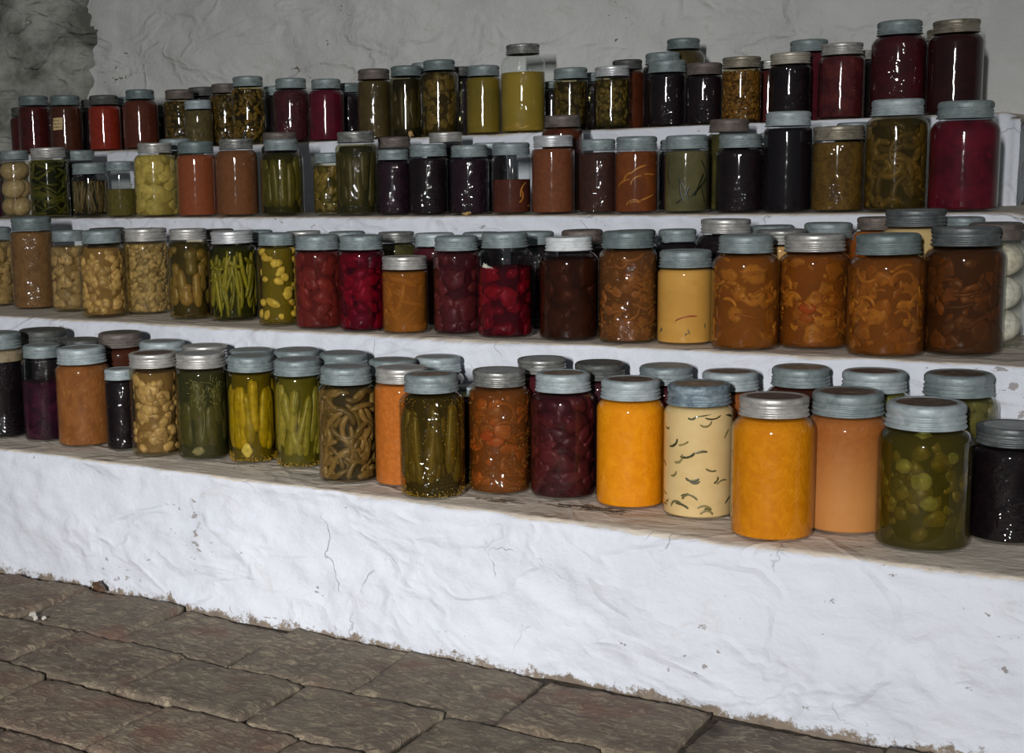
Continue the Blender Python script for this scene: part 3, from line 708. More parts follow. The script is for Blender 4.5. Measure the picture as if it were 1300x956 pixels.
    if c.get('onion'):
        mb = MB()
        for (da, zf, s_) in ((-.05, .60, .0125), (.15, .42, .0105), (-.05, .93, .013), (-.5, .72, .010), (.7, .8, .008)):
            z = top*zf; mb.blob(polar(fa+da, min(R955(z), J.prof(min(z+s_*.7, J.zn))*.955)-s_*.55, z), s_*.55, s_, s_*.95, Matrix.Rotation(fa+da, 3, 'Z'), 3, .12, s_*900)
        link('pearl_onions', mb.mesh('pearl_onions'), piece_mat('pearl', srgb((140, 142, 84)), srgb((172, 168, 112))), root)
    if c.get('flake'):
        mb = MB()
        for q in range(5):
            a = fa-.95+q*.12; z = top+.003-.002*q
            mb.blob(polar(a, J.prof(z)*.95-.003, z), .003, .004, .004, Matrix.Rotation(a, 3, 'Z'), 2, .8, q*5.)
        link('white_flake', mb.mesh('white_flake'), piece_mat('fat_flake', srgb((220, 216, 200)), srgb((230, 226, 214))), root)
    if opt.get('foam'):
        mb = MB(); z0 = J.zn-.021
        mb.lathe([(J.prof(z0+(J.zn-z0)*q/8)*.977, z0+(J.zn-z0)*q/8) for q in range(9)], 40, False, False)
        link('foam', mb.mesh('foam'), piece_mat('foam_m', srgb((160, 144, 116)), srgb((170, 150, 120))), root)
    if opt.get('note'):
        # paper note pasted on the glass, three lines of faint handwriting
        mb = MB(); rows = []
        w, hh, zc = .023, .031, h*.50
        ca = fa-.55
        for iz in range(7):
            rows.append([tuple(polar(ca+(-.5+ia/8)*w*2/r*.62+(.05*(iz/6-.5)), r+.0006+.0004*math.sin(ia*1.7+iz), zc+(iz/6-.5)*hh+(ia/8-.5)*.0015)) for ia in range(9)])
        b0 = len(rows)
        back = [[tuple(Vector((p[0], p[1], 0)).normalized()*(Vector((p[0], p[1], 0)).length-.0004)+Vector((0, 0, p[2]))) for p in rr] for rr in rows]
        mb.grid(rows, False); mb.grid([list(reversed(b)) for b in back], False)
        nt = link('paper_note', mb.mesh('paper_note'), None, root)
        T = NT('aged_paper'); v = T.coord('Object'); T.bsdf(T.ramp(T.noise(v, 90, 4), [(.3, tuple(al((160, 138, 98)))), (.7, tuple(al((184, 160, 118))))]), .8)
        nt.data.materials.append(T.m)
        mb = MB()
        for ln in range(3):
            for q in range(4 if ln else 3):
                pts = []
                for i in range(9):
                    aa = ca+(-.40+.22*q+.018*i)*w*2/r*.62; zz = zc+hh*(.27-.27*ln)+.0016*math.sin(i*2.1+q*1.3+ln)+.0006*math.cos(i*3.7)
                    pts.append(polar(aa, r+.0013, zz))
                mb.tube(pts, [.00032]*9, 5)
        ink = NT('ink'); ink.bsdf((.02, .02, .022), .7)
        link('handwriting', mb.mesh('handwriting'), ink.m, nt)
    return root

# ------------------------------------------------------------------ plaster, stone and brick
def fr(v, o=4, h=.6): return noise.fractal(Vector(v), h, 2.0, o)

def plaster_mat(name, base, base2, stain, samt, bscale=1.0, dirt=False, top=None, crack=.0, con=.2):
    T = NT(name)
    v = T.coord('Position')
    a = T.noise(v, 5, 6, .62, .3)
    c = T.mix(T.ramp(a, [(.5-con, 0), (.5+con, 1)]), base, base2)
    vs = T.n('ShaderNodeMapping'); T.l(v, vs.inputs[0]); vs.inputs['Scale'].default_value = (1, 1, 1.7)
    s1 = T.noise(vs.outputs[0], 9, 7, .72, .8)
    c = T.mix(T.ramp(s1, [(.60, 0), (.74, samt)]), c, stain)
    s2 = T.math('ADD', T.noise(vs.outputs[0], 38, 4, .7, .3), T.math('MULTIPLY', T.math('SUBTRACT', T.noise(v, 4, 2), .5), .55))
    c = T.mix(T.ramp(s2, [(.715, 0), (.73, min(1, samt*2.2))]), c, sc(stain, .45))
    # hairline cracks
    wv = T.n('ShaderNodeVectorMath', operation='ADD')
    nz = T.n('ShaderNodeTexNoise'); T.l(v, nz.inputs['Vector']); nz.inputs['Scale'].default_value = 7; nz.inputs['Detail'].default_value = 5
    sub = T.n('ShaderNodeVectorMath', operation='SCALE'); T.l(nz.outputs['Color'], sub.inputs[0]); sub.inputs['Scale'].default_value = .32
    T.l(v, wv.inputs[0]); T.l(sub.outputs[0], wv.inputs[1])
    ck = T.voro(wv.outputs[0], 3.4, 'DISTANCE_TO_EDGE')
    line = T.math('MULTIPLY', T.ramp(ck, [(.0, 1), (.006, 0)]), T.ramp(T.noise(v, 13, 3), [(.5, 0), (.6, 1)]))
    gate = T.ramp(T.noise(v, 3.1, 3), [(.48, 0), (.56, 1)])
    line = T.math('MULTIPLY', line, gate)
    if crack: c = T.mix(T.math('MULTIPLY', line, crack), c, sc(stain, .3))
    sx = T.n('ShaderNodeSeparateXYZ'); T.l(v, sx.inputs[0])
    if dirt:   # flaked, earth-stained band with a ragged upper edge where the wall meets the bricks
        zz = T.math('ADD', T.math('MULTIPLY', sx.outputs[2], 15.0), T.math('MULTIPLY', T.noise(v, 22, 7, .8), -1.5))
        m = T.ramp(T.math('ADD', zz, .86), [(.06, 1), (.16, 0)])
        c = T.mix(T.math('MULTIPLY', m, .9), c, T.mix(T.noise(v, 60, 4), (.05, .032, .02), (.36, .26, .15)))
    h = T.math('ADD', T.math('MULTIPLY', T.noise(vs.outputs[0], 11, 5, .55, .2), .8), T.math('MULTIPLY', T.noise(v, 90, 4, .6), .18))
    rg_ = T.math('ABSOLUTE', T.math('SUBTRACT', T.noise(vs.outputs[0], 4.5, 3, .5, .5), .5))
    h = T.math('ADD', h, T.math('MULTIPLY', T.ramp(rg_, [(0, 1), (.045, 0)]), .28))
    h = T.math('SUBTRACT', h, T.math('MULTIPLY', line, crack))
    nrm = T.bump(h, .75*bscale, .012)
    if top:
        g = T.n('ShaderNodeNewGeometry'); s3 = T.n('ShaderNodeSeparateXYZ'); T.l(g.outputs['Normal'], s3.inputs[0])
        e = T.math('ADD', s3.outputs[2], T.math('MULTIPLY', T.math('SUBTRACT', T.noise(v, 30, 4, .7), .5), .7))
        f = T.ramp(e, [(.62, 0), (.80, 1)])
        st = T.n('ShaderNodeMapping'); T.l(v, st.inputs[0]); st.inputs['Scale'].default_value = (5, 60, 10)
        g1 = T.noise(st.outputs[0], 2.4, 6, .7, .3)
        tc = T.ramp(g1, [(.30, sc(top, .55)), (.50, top), (.72, sc(top, 1.2))])
        blot = T.noise(v, 20, 5, .7)
        tc = T.mix(T.ramp(blot, [(.60, 0), (.70, .55)]), tc, sc(top, .35))
        c = T.mix(f, c, tc)
    T.bsdf(c, .85, normal=nrm, spec=.15)
    return T.m

M_STEP = plaster_mat('whitewashed_plaster', (.70, .735, .81), (.78, .81, .88), (.42, .32, .24), .30, .8, dirt=True, top=(.74, .655, .55), crack=.3)
M_WALL = plaster_mat('grey_wall_plaster', (.59, .60, .58), (.70, .71, .69), (.40, .33, .22), .45, 1.25, crack=.0)
M_STONE = plaster_mat('rough_stone_plaster', (.14, .14, .122), (.44, .445, .405), (.15, .135, .11), .7, 2.2, crack=.0, con=.09)

def step_block(s, x1, name):
    zb = -.02 if s == 1 else SHELF_Z[s-1]-.02
    zt = SHELF_Z[s]; y0 = SHELF_Y[s]; yb = (SHELF_Y[s+1] if s < 4 else WALL_Y)+.04
    rc = .009
    path = []
    nf = int((zt-rc-zb)/.007)
    for i in range(nf+1): path.append((y0, zb+(zt-rc-zb)*i/nf, 1.0, 0))
    for i in range(1, 7):
        a = PI/2*i/6
        path.append((y0+rc*(1-math.cos(a)), zt-rc+rc*math.sin(a), 1-i/6*.7, 1))
    nt = 16
    for i in range(1, nt+1): path.append((y0+rc+(yb-y0-rc)*i/nt, zt, .0 if i > 1 else .15, 2))
    path.append((yb, zb, 0, 3))
    x0 = -3.6
    nx = int((x1-x0)/.0085)
    mb = MB(); rows = []
    for ix in range(nx+1):
        x = x0+(x1-x0)*ix/nx
        dx = x1-x
        ring = []
        for (y, z, w, kd) in path:
            d = 0
            if w > 0:
                d = .010*fr((x*2.2, z*3.0, s*7.1), 3)+.0045*fr((x*9, z*14, s*3.3), 5)
                rdg = 1-abs(noise.noise(Vector((x*5.5+fr((x*3, z*3, 1))*1.2, z*9+s*5, 2.0))))*2
                d += .004*max(0, rdg-.55)*2
                d = max(-.012, min(.008, d))*w
            if kd == 1: d += 0
            zz = z-(.0016*abs(noise.noise(Vector((x*30, s, 3)))) if kd == 1 else 0)
            yy = y-d
            if dx < .03 and kd < 3:        # soft, hand-rounded outer corner
                t = 1-dx/.03; q = .022*(1-math.sqrt(max(0, 1-t*t)))
                yy += q
                if kd in (0, 1): pass
                if kd in (1, 2): zz -= q*.8
            ring.append((x, yy, zz))
        rows.append(ring)
    mb.grid(rows)
    n = len(path); b = len(rows)-1
    mb.f.append(tuple(range(0, n))); mb.f.append(tuple(range(b*n+n-1, b*n-1, -1)))
    me = mb.mesh(name)
    return me

shelf = empty('stepped_shelf', (-1.4, 1.685, 0))
tag(shelf, 'whitewashed masonry shelf of four broad steps built against the cellar wall', 'shelf')
ENDS = {1: .45, 2: .12, 3: -.362, 4: -.440}
for s in (1, 2, 3, 4):
    o = link('shelf_step', step_block(s, ENDS[s], 'shelf_step'), M_STEP, shelf)
    o.location = (1.4, -1.685, 0)

def struct(o):
    o['kind'] = 'structure'
    return o

# back wall: smooth-trowelled lumpy plaster, with real thickness
def wall_grid(u0, u1, v0, v1, du, f, thick, name, mat):
    nu = int((u1-u0)/du); nv = int((v1-v0)/du)
    mb = MB(); rows = [[f(u0+(u1-u0)*i/nu, v0+(v1-v0)*k/nv, 1) for k in range(nv+1)] for i in range(nu+1)]
    mb.grid(rows, False)
    back = [[f(u0+(u1-u0)*i, v0+(v1-v0)*(1-k), 0) for k in range(2)] for i in range(2)]
    b, n = mb.grid(back, False)
    N = nv+1
    r0 = [i*N for i in range(nu+1)]; r1 = [i*N+nv for i in range(nu+1)]
    mb.f.append(tuple([b+1]+[b+3]+list(reversed(r0))))
    mb.f.append(tuple([b+2]+[b]+r1))
    mb.f.append(tuple([b]+[b+1]+list(range(0, N))))
    mb.f.append(tuple([b+3]+[b+2]+list(range(nu*N+nv, nu*N-1, -1))))
    return struct(link(name, mb.mesh(name), mat))

def fback(x, z, live):
    if not live: return (x, WALL_Y+.25, z)
    d = .018*fr((x*1.6, z*2.2, 4.4), 3)+.010*fr((x*6+z*4, z*10, 9.1), 5)
    rd = 1-abs(noise.noise(Vector((x*3+z*1.5, z*6+x*.7, 5.5))))*2
    d += .011*max(0, rd-.35)
    return (x, WALL_Y-min(.03, max(-.03, d))+.004, z)
wall_grid(-3.2, .9, 0, 1.75, .012, fback, .25, 'wall_back', M_WALL)

# the rougher stone wall leaves the corner at a slant
CX0, CY0, DX, DY = -2.868, 3.035, -.75, -.661
def fleft(u, z, live):
    if not live: return (CX0+DX*u+DY*.3, CY0+DY*u-DX*.3, z)
    d = .05*fr((u*3.6, z*4.2, 14.4), 3)+.02*fr((u*12, z*13, 9.1), 5)
    v = noise.voronoi(Vector((u*5.2+.15*fr((u*4, z*4, 1), 2), z*6.5, 3.3)))[0]
    d += .030*min(.5, v[1]-v[0])-.012
    d = min(.016, max(-.06, d))
    return (CX0+DX*u-DY*d, CY0+DY*u+DX*d, z)
wall_grid(0, 2.33, 0, 1.75, .011, lambda u, z, live: fleft(2.3-u, z, live), .3, 'wall_left', M_STONE)

# brick floor
def floor():
    mb = MB(); rg = random.Random(5)
    def brick(x0, x1, y0, y1, zt, sd):
        nx, ny = 30, 22; rows = []
        tx = rg.uniform(-.007, .007); ty = rg.uniform(-.006, .006)
        sk = rg.uniform(-.10, .0)*(y1-y0)
        for i in range(nx+3):
            row = []
            for k in range(ny+3):
                u = min(max((i-1)/nx, 0), 1); w = min(max((k-1)/ny, 0), 1)
                x = x0+(x1-x0)*u; y = y0+(y1-y0)*w
                x += sk*(w-.5)
                e = min(u*(x1-x0), (1-u)*(x1-x0), w*(y1-y0), (1-w)*(y1-y0))
                z = zt+tx*(u-.5)+ty*(w-.5)+.003*fr((x*14, y*14, sd), 4)+.0016*fr((x*60, y*60, sd), 3)-.0035*math.exp(-e/.0035)
                if i in (0, nx+2) or k in (0, ny+2): z = zt-.05
                wob = .0035*fr((x*22, y*22, sd+5), 3)
                row.append((x+wob, y+wob*.8, z))
            rows.append(row)
        mb.grid([list(reversed(r)) for r in rows], False)
    ys = [1.669, 1.492, 1.333, 1.170, 1.005, .845, .68, .52, .36, .2]
    offs = [-1.680, -1.535, -1.66, -1.56, -1.69, -1.54, -1.66, -1.57, -1.68]
    for c in range(9):
        x = offs[c]-.224*6
        while x < .95:
            L = .224*rg.uniform(.94, 1.05)
            brick(x+.0018, x+L-.0018, ys[c+1]+.0018, ys[c]-.0018, rg.uniform(-.003, .003), rg.uniform(0, 50))
            x += L
    b = len(mb.v)
    gx = [WALL_X+(1.1-WALL_X)*i/60 for i in range(61)]; gy = [.2+1.56*i/40 for i in range(41)]
    mb.grid([[(x, y, -.010+.004*fr((x*20, y*20, 3), 3)) for y in reversed(gy)] for x in gx], False)
    mb.box((WALL_X, .2, -.10), (1.1, 1.76, -.03))
    T = NT('worn_brick'); v = T.coord('Position')
    isl = T.n('ShaderNodeNewGeometry').outputs['Random Per Island']
    c = T.ramp(isl, [(0, (.155, .112, .085)), (.35, (.20, .155, .118)), (.7, (.17, .138, .10)), (1, (.22, .145, .11))])
    a = T.noise(v, 16, 6, .68, .4)
    c = T.mix(T.ramp(a, [(.42, 0), (.62, .75)]), c, (.28, .235, .17))
    st = T.n('ShaderNodeMapping'); T.l(v, st.inputs[0]); st.inputs['Scale'].default_value = (1, 2.2, 1)
    w = T.noise(st.outputs[0], 42, 6, .75, 1.2)
    c = T.mix(T.ramp(w, [(.51, 0), (.60, .75)]), c, (.46, .38, .26))
    red = T.noise(v, 9, 3)
    c = T.mix(T.ramp(red, [(.56, 0), (.68, .5)]), c, (.24, .11, .08))
    spk = T.noise(v, 75, 2)
    c = T.mix(T.ramp(spk, [(.77, 0), (.79, .9)]), c, (.62, .58, .52))
    sx = T.n('ShaderNodeSeparateXYZ'); T.l(v, sx.inputs[0])
    c = T.mix(T.ramp(T.math('MULTIPLY', sx.outputs[2], -60.0, clamp=True), [(.28, 0), (.5, .8)]), c, (.035, .025, .018))
    n = T.bump(T.math('ADD', a, T.math('MULTIPLY', w, .6)), 1.0, .011)
    T.bsdf(c, .78, normal=n, spec=.3)
    return struct(link('floor', mb.mesh('floor'), T.m))
floor()

# ------------------------------------------------------------------ the jars
TABLE = [
  (1, -2.0097, 1.7833, 0.0469, 0.1935, 0.0434, 'zinc', 'black', 'tall black jar cut by the left edge of the bottom tier, pale foam under cap', {'foam': 1}),
  (1, -1.9059, 1.7945, 0.0388, 0.1740, 0.0335, 'zinc', 'purplebeet', 'dark purple beet jar with clear headspace, second from the left on the bottom tier', {'fill': 0.72}),
  (1, -1.8075, 1.7959, 0.0486, 0.1745, 0.0428, 'zincl', 'orangechunk', 'brownish orange chunky relish jar beside the purple beets at left of bottom tier', {}),
  (1, -1.7101, 1.7909, 0.0289, 0.1415, 0.0274, 'zincl', 'black', 'small low jar of black jam squeezed between orange relish and tan mushroom slices', {}),
  (1, -1.6264, 1.7848, 0.0431, 0.1745, 0.0405, 'silverrust', 'mushroom', 'jar packed with tan mushroom slices under a silver band with rusty lid', {}),
  (1, -1.5345, 1.8006, 0.0437, 0.1765, 0.0407, 'silver', 'dillcuke', 'jar of whole dill pickles with a white garlic clove at the bottom', {}),
  (1, -1.4417, 1.8173, 0.0407, 0.1755, 0.0375, 'zinc', 'yellowspear', 'jar of bright yellow green spears with a pale garlic piece on mustard seeds', {}),
  (1, -1.3453, 1.8159, 0.0382, 0.1745, 0.0373, 'zinc', 'palespear', 'jar of pale green cucumber spears standing in clear brine over mustard seeds', {}),
  (1, -1.2148, 1.7639, 0.0451, 0.1765, 0.0389, 'zinc', 'brownbean', 'jar of curled brown beans at the front of the bottom tier, grey zinc cap', {}),
  (1, -1.1263, 1.7829, 0.0426, 0.1770, 0.0381, 'silver', 'orangefine', 'bright orange fine relish jar half hidden behind the dark dill spear jar', {}),
  (1, -1.0467, 1.7365, 0.0474, 0.1780, 0.0384, 'zinctan', 'darkspear', 'dark olive jar of long dill spears with yellow seeds, zinc cap with tan centre', {}),
  (1, -0.9744, 1.8072, 0.0453, 0.1785, 0.0379, 'silverdark', 'seedchunk', 'seedy orange brown chutney jar with a shiny grey metal band and grey lid', {}),
  (1, -0.8802, 1.8235, 0.0463, 0.1780, 0.0386, 'zinctanl', 'plumchunk', 'wine purple chunky fruit jar with a pale blue cap and tan centre', {}),
  (1, -0.7747, 1.8172, 0.0472, 0.1760, 0.0399, 'zincrustl', 'yellowpuree', 'yellow orange squash jar under a pale zinc cap, left of the cream jar', {}),
  (1, -0.6717, 1.8042, 0.0463, 0.1780, 0.0408, 'bluetan', 'creamherb', 'cream coloured sauce jar with dark green pepper strips and blue grey cap', {}),
  (1, -0.5516, 1.7422, 0.0505, 0.1775, 0.0416, 'silverrust', 'yellowpuree2', 'large golden orange puree jar with silver screw band and brown rusty lid', {}),
  (1, -0.4828, 1.8204, 0.0514, 0.1775, 0.0428, 'zincrust', 'tansauce', 'smooth tan orange sauce jar with rusty brown cap centre', {}),
  (1, -0.3806, 1.7843, 0.0548, 0.1760, 0.0450, 'zincrustl', 'pickleslice', 'wide jar of green pickle slices and small white onions at the front right', {}),
  (1, -0.2975, 1.8605, 0.0446, 0.1420, 0.0395, 'darkgrey', 'black', 'short jar of black jam at the right edge of the bottom tier, dark cap', {}),
  (1, -2.0127, 1.9000, 0.0501, 0.1875, 0.0457, 'dark', 'black', 'dark lidded jar behind the purple beets at the left end of the bottom tier', {}),
  (1, -1.8992, 1.8900, 0.0399, 0.1750, 0.0358, 'dark', 'black', 'low jar with a brownish lid just showing behind the orange chunky relish', {}),
  (1, -1.8099, 1.9000, 0.0451, 0.1900, 0.0395, 'brown', 'amberdark', 'brown capped jar with dark amber syrup behind the small black jam jar', {}),
  (1, -1.7082, 1.9000, 0.0455, 0.1785, 0.0407, 'zincl', 'olive', 'jar with pale blue tipped cap behind the tan mushroom slices', {}),
  (1, -1.6085, 1.9000, 0.0445, 0.1750, 0.0385, 'silver', 'olive', 'silver lidded jar behind the whole dill pickles', {}),
  (1, -1.5051, 1.9000, 0.0428, 0.1730, 0.0376, 'zinc', 'olive', 'grey capped jar behind the bright yellow green spears', {}),
  (1, -1.4080, 1.9000, 0.0432, 0.1775, 0.0380, 'zinc', 'olive', 'grey capped jar behind the pale cucumber spears', {}),
  (1, -1.3131, 1.9000, 0.0455, 0.1765, 0.0391, 'zinc', 'olive', 'grey capped jar behind the curled brown beans', {}),
  (1, -1.1836, 1.8473, 0.0415, 0.1785, 0.0369, 'zinc', 'olive', 'grey capped jar behind the bright orange fine relish', {}),
  (1, -1.1491, 1.9262, 0.0425, 0.1755, 0.0365, 'zincl', 'plum', 'pale capped jar throwing a dark shadow behind the gap right of the dill spears', {}),
  (1, -1.0406, 1.8385, 0.0260, 0.1470, 0.0218, 'zinc', 'black', 'low jar with dull grey lid squeezed between dill spears and seedy chutney', {}),
  (1, -0.9518, 1.9000, 0.0415, 0.1855, 0.0356, 'silverdark', 'wine', 'silver banded jar with scuffed lid behind the wine purple fruit jar', {}),
  (1, -0.8638, 1.9120, 0.0416, 0.1830, 0.0359, 'dark', 'plum', 'dark lidded jar behind and left of the yellow squash jar', {}),
  (1, -0.7600, 1.9092, 0.0438, 0.1840, 0.0371, 'zinc', 'wine', 'green grey capped jar behind the gap between squash and cream jars', {}),
  (1, -0.6646, 1.9040, 0.0438, 0.1820, 0.0375, 'zincrustl', 'orangebrown', 'jar with rust ringed cap behind the gap between cream and golden puree jars', {}),
  (1, -0.5736, 1.9241, 0.0447, 0.1905, 0.0377, 'zinctan', 'amberdark', 'pale tan topped jar behind the gap between golden puree and tan sauce', {}),
  (1, -0.4763, 1.9212, 0.0476, 0.1910, 0.0402, 'zincrustl', 'palespear2', 'pale capped jar behind the gap between tan sauce and green pickle slices', {}),
  (1, -0.3718, 1.9202, 0.0486, 0.1940, 0.0413, 'zincrust', 'onion', 'pale yellowish jar behind and right of the green pickle slices', {}),
  (2, -2.4267, 2.1591, 0.0472, 0.1725, 0.0407, 'zinc', 'tanbean', 'jar of pale tan pieces cut by the left edge of the second tier', {}),
  (2, -2.2838, 2.1417, 0.0466, 0.1950, 0.0424, 'zincd', 'brownchunk', 'tall dull brown relish jar near the left end of the second tier', {}),
  (2, -2.1511, 2.1183, 0.0395, 0.1675, 0.0336, 'zinc', 'mushroom2', 'small jar of pale tan chunks, third from left on the second tier', {}),
  (2, -1.9904, 2.0503, 0.0475, 0.1715, 0.0384, 'zinc', 'mushroom', 'jar of pale tan mushroom like pieces, fourth from the left on the second tier', {}),
  (2, -1.9592, 2.1423, 0.0475, 0.1705, 0.0435, 'silver', 'mushroom3', 'jar of finely packed pale chopped vegetables left of the gherkins', {}),
  (2, -1.7960, 2.0849, 0.0410, 0.1720, 0.0353, 'silver', 'cuke', 'jar of olive gherkins left of the green beans', {}),
  (2, -1.6927, 2.0906, 0.0461, 0.1675, 0.0393, 'silverbright', 'greenbean', 'jar of slim green beans curving downwards under a bright silver band', {}),
  (2, -1.5567, 2.0501, 0.0364, 0.1660, 0.0325, 'zinc', 'garlicpepper', 'yellow green jar with pale garlic bulbs above a bed of peppercorns', {}),
  (2, -1.4560, 2.0354, 0.0420, 0.1635, 0.0381, 'zinc', 'redchunk', 'dull red chunk jar left of the crimson beets', {}),
  (2, -1.3607, 2.0315, 0.0401, 0.1635, 0.0366, 'zinc', 'beet', 'bright crimson whole beet jar beside the short orange jar', {}),
  (2, -1.2716, 2.0278, 0.0389, 0.1285, 0.0374, 'silverrustl', 'orangestrip', 'short wide jar of orange preserves with a worn silver cap', {}),
  (2, -1.1838, 2.0511, 0.0393, 0.1615, 0.0356, 'zinc', 'plumchunk', 'dark plum coloured chunk jar right of the short orange jar', {}),
  (2, -1.0877, 2.0398, 0.0447, 0.1680, 0.0365, 'zinc', 'beet2', 'red beet jar with a white flake under its shoulder', {}),
  (2, -0.9780, 2.0470, 0.0461, 0.1605, 0.0366, 'white', 'prune', 'brown jar of dark fruit with a white painted cap', {}),
  (2, -0.8789, 2.0478, 0.0446, 0.1700, 0.0385, 'zincd', 'rustyveg', 'rust brown mixed vegetable jar with bubbles, left of the short mustard jar', {}),
  (2, -0.7913, 2.0597, 0.0418, 0.1410, 0.0386, 'zinc', 'mustard', 'short mustard yellow sauce jar with a thin red pepper strip', {}),
  (2, -0.6900, 2.0334, 0.0475, 0.1650, 0.0382, 'zinc', 'onionorange', 'orange onion relish jar right of the short mustard jar, pale zinc cap', {}),
  (2, -0.6063, 2.0858, 0.0492, 0.1635, 0.0421, 'silver', 'onioncarrot', 'orange relish jar with a red carrot piece and a bright silver cap', {}),
  (2, -0.4928, 2.0369, 0.0510, 0.1670, 0.0420, 'zincd', 'onionorange2', 'orange onion ring relish jar with grey cap, between silver cap and dark brown relish', {}),
  (2, -0.4050, 2.0949, 0.0522, 0.1735, 0.0439, 'darkgrey', 'brownveg', 'dark brown vegetable relish jar at the right front of the second tier', {}),
  (2, -0.3828, 2.1856, 0.0390, 0.1755, 0.0358, 'brown', 'egg', 'jar of pickled white eggs at the far right end of the second tier', {}),
  (2, -2.1163, 2.1975, 0.0448, 0.1690, 0.0387, 'dark', 'black', 'dark lidded jar behind the fourth jar from the left on the second tier', {}),
  (2, -1.8062, 2.1900, 0.0392, 0.1670, 0.0304, 'dark', 'black', 'dark lidded jar between and behind gherkins and green beans', {}),
  (2, -1.7130, 2.1900, 0.0385, 0.1650, 0.0328, 'zinc', 'black', 'grey lidded jar behind and right of the green beans', {}),
  (2, -1.5988, 2.1900, 0.0376, 0.1630, 0.0328, 'silver', 'black', 'silver lidded jar behind the garlic bulb jar', {}),
  (2, -1.4988, 2.1900, 0.0383, 0.1625, 0.0343, 'zinc', 'black', 'grey lidded jar behind the dull red chunks', {}),
  (2, -1.3894, 2.1900, 0.0387, 0.1615, 0.0321, 'silverdark', 'olive', 'olive jar with silver lid behind the short orange preserves', {}),
  (2, -1.3090, 2.1900, 0.0395, 0.1600, 0.0349, 'zincl', 'wine', 'dark wine jar with pale cap, right of and behind the short orange preserves', {}),
  (2, -1.2127, 2.1900, 0.0387, 0.1615, 0.0335, 'zinc', 'black', 'grey lidded jar between and behind the plum chunks and red beets', {}),
  (2, -1.1114, 2.1900, 0.0405, 0.1630, 0.0334, 'zinc', 'black', 'dark jar with grey cap right of and behind the red beet jar', {}),
  (2, -1.0218, 2.1900, 0.0410, 0.1655, 0.0340, 'brown', 'plum', 'dark jar with brown cap behind the white capped jar', {}),
  (2, -0.9318, 2.2000, 0.0376, 0.1650, 0.0327, 'dark', 'plum', 'dark lidded jar behind the rust brown vegetable jar', {}),
  (2, -0.8554, 2.1900, 0.0355, 0.1665, 0.0295, 'zinc', 'black', 'grey capped dark jar behind the short mustard jar', {}),
  (2, -0.7717, 2.1765, 0.0448, 0.1825, 0.0375, 'silver', 'black', 'tall black jar with ribbed silver cap right of and behind the short mustard jar', {}),
  (2, -0.7188, 2.2435, 0.0385, 0.1700, 0.0326, 'zinc', 'orangefine', 'grey lidded jar behind the gap left of the silver capped relish', {}),
  (2, -0.6740, 2.1456, 0.0389, 0.1675, 0.0363, 'silverdark', 'tansauce2', 'tan sauce jar with thin silver band behind the gap left of the silver capped relish', {}),
  (2, -0.6225, 2.2074, 0.0394, 0.1755, 0.0349, 'zinc', 'orangefine', 'zinc capped orange jar behind the gap right of the silver capped relish', {}),
  (2, -0.5638, 2.2591, 0.0367, 0.1820, 0.0288, 'brown', 'orangefine', 'brown lidded jar behind the onion ring relish', {}),
  (2, -0.4865, 2.1620, 0.0455, 0.1955, 0.0405, 'darkgrey', 'creamspot', 'tall cream jar with red specks and dark ribbed cap, behind on the second tier', {}),
  (2, -0.4367, 2.2370, 0.0334, 0.1820, 0.0290, 'zinc', 'tansauce2', 'grey capped jar behind the dark brown vegetable relish', {}),
  (3, -2.7041, 2.3950, 0.0443, 0.1605, 0.0392, 'zinc', 'purplebeet', 'dark purple jar cut by the left edge of the third tier', {}),
  (3, -2.5974, 2.3950, 0.0379, 0.1590, 0.0330, 'zinc', 'egg2', 'jar of whole pale pickled eggs near the left edge of the third tier', {}),
  (3, -2.4834, 2.3950, 0.0464, 0.1620, 0.0405, 'silver', 'greenbean2', 'jar of dark green beans beside the pale eggs on the third tier', {}),
  (3, -2.4878, 2.5000, 0.0457, 0.1560, 0.0370, 'zinc', 'black', 'grey capped jar behind the short brown bean jar', {}),
  (3, -2.3516, 2.3950, 0.0418, 0.1235, 0.0388, 'zinc', 'brownbean2', 'short jar of thin brown beans on the third tier', {}),
  (3, -2.2553, 2.3950, 0.0357, 0.1245, 0.0321, 'zinc', 'greenrelish', 'short jar of green relish with clear headspace on the third tier', {'fill': 0.62}),
  (3, -2.1493, 2.3950, 0.0482, 0.1615, 0.0374, 'silver', 'cauli', 'pale yellow green cauliflower jar with silver band', {}),
  (3, -2.1794, 2.5000, 0.0398, 0.1725, 0.0359, 'zinc', 'olive', 'grey capped olive jar behind cauliflower and brick red sauce', {}),
  (3, -2.0303, 2.3950, 0.0437, 0.1605, 0.0383, 'zincd', 'brick', 'brick red sauce jar beside the yellow green cauliflower', {}),
  (3, -1.9184, 2.3950, 0.0454, 0.1620, 0.0359, 'silverdark', 'brick2', 'brown apple butter jar right of the brick red sauce', {}),
  (3, -1.7988, 2.3950, 0.0452, 0.1570, 0.0351, 'zinc', 'cuke2', 'jar of upright olive cucumbers on the third tier', {}),
  (3, -1.8809, 2.5000, 0.0411, 0.1755, 0.0366, 'brown', 'black', 'brown capped jar behind the upright olive cucumbers', {}),
  (3, -1.6909, 2.4150, 0.0340, 0.1265, 0.0314, 'zinc', 'chunkgreen', 'short jar of yellow green chunks left of the darker cucumber jar', {}),
  (3, -1.6047, 2.3850, 0.0418, 0.1650, 0.0367, 'silverdark', 'cuke3', 'tall jar of dark olive cucumbers under a pewter band', {}),
  (3, -1.5237, 2.3950, 0.0335, 0.1275, 0.0302, 'zinc', 'plumblack', 'short plum black jelly jar right of the tall dark cucumbers', {}),
  (3, -1.5871, 2.5000, 0.0373, 0.1550, 0.0331, 'brown', 'black', 'brown capped dark jar behind the short plum black jelly', {}),
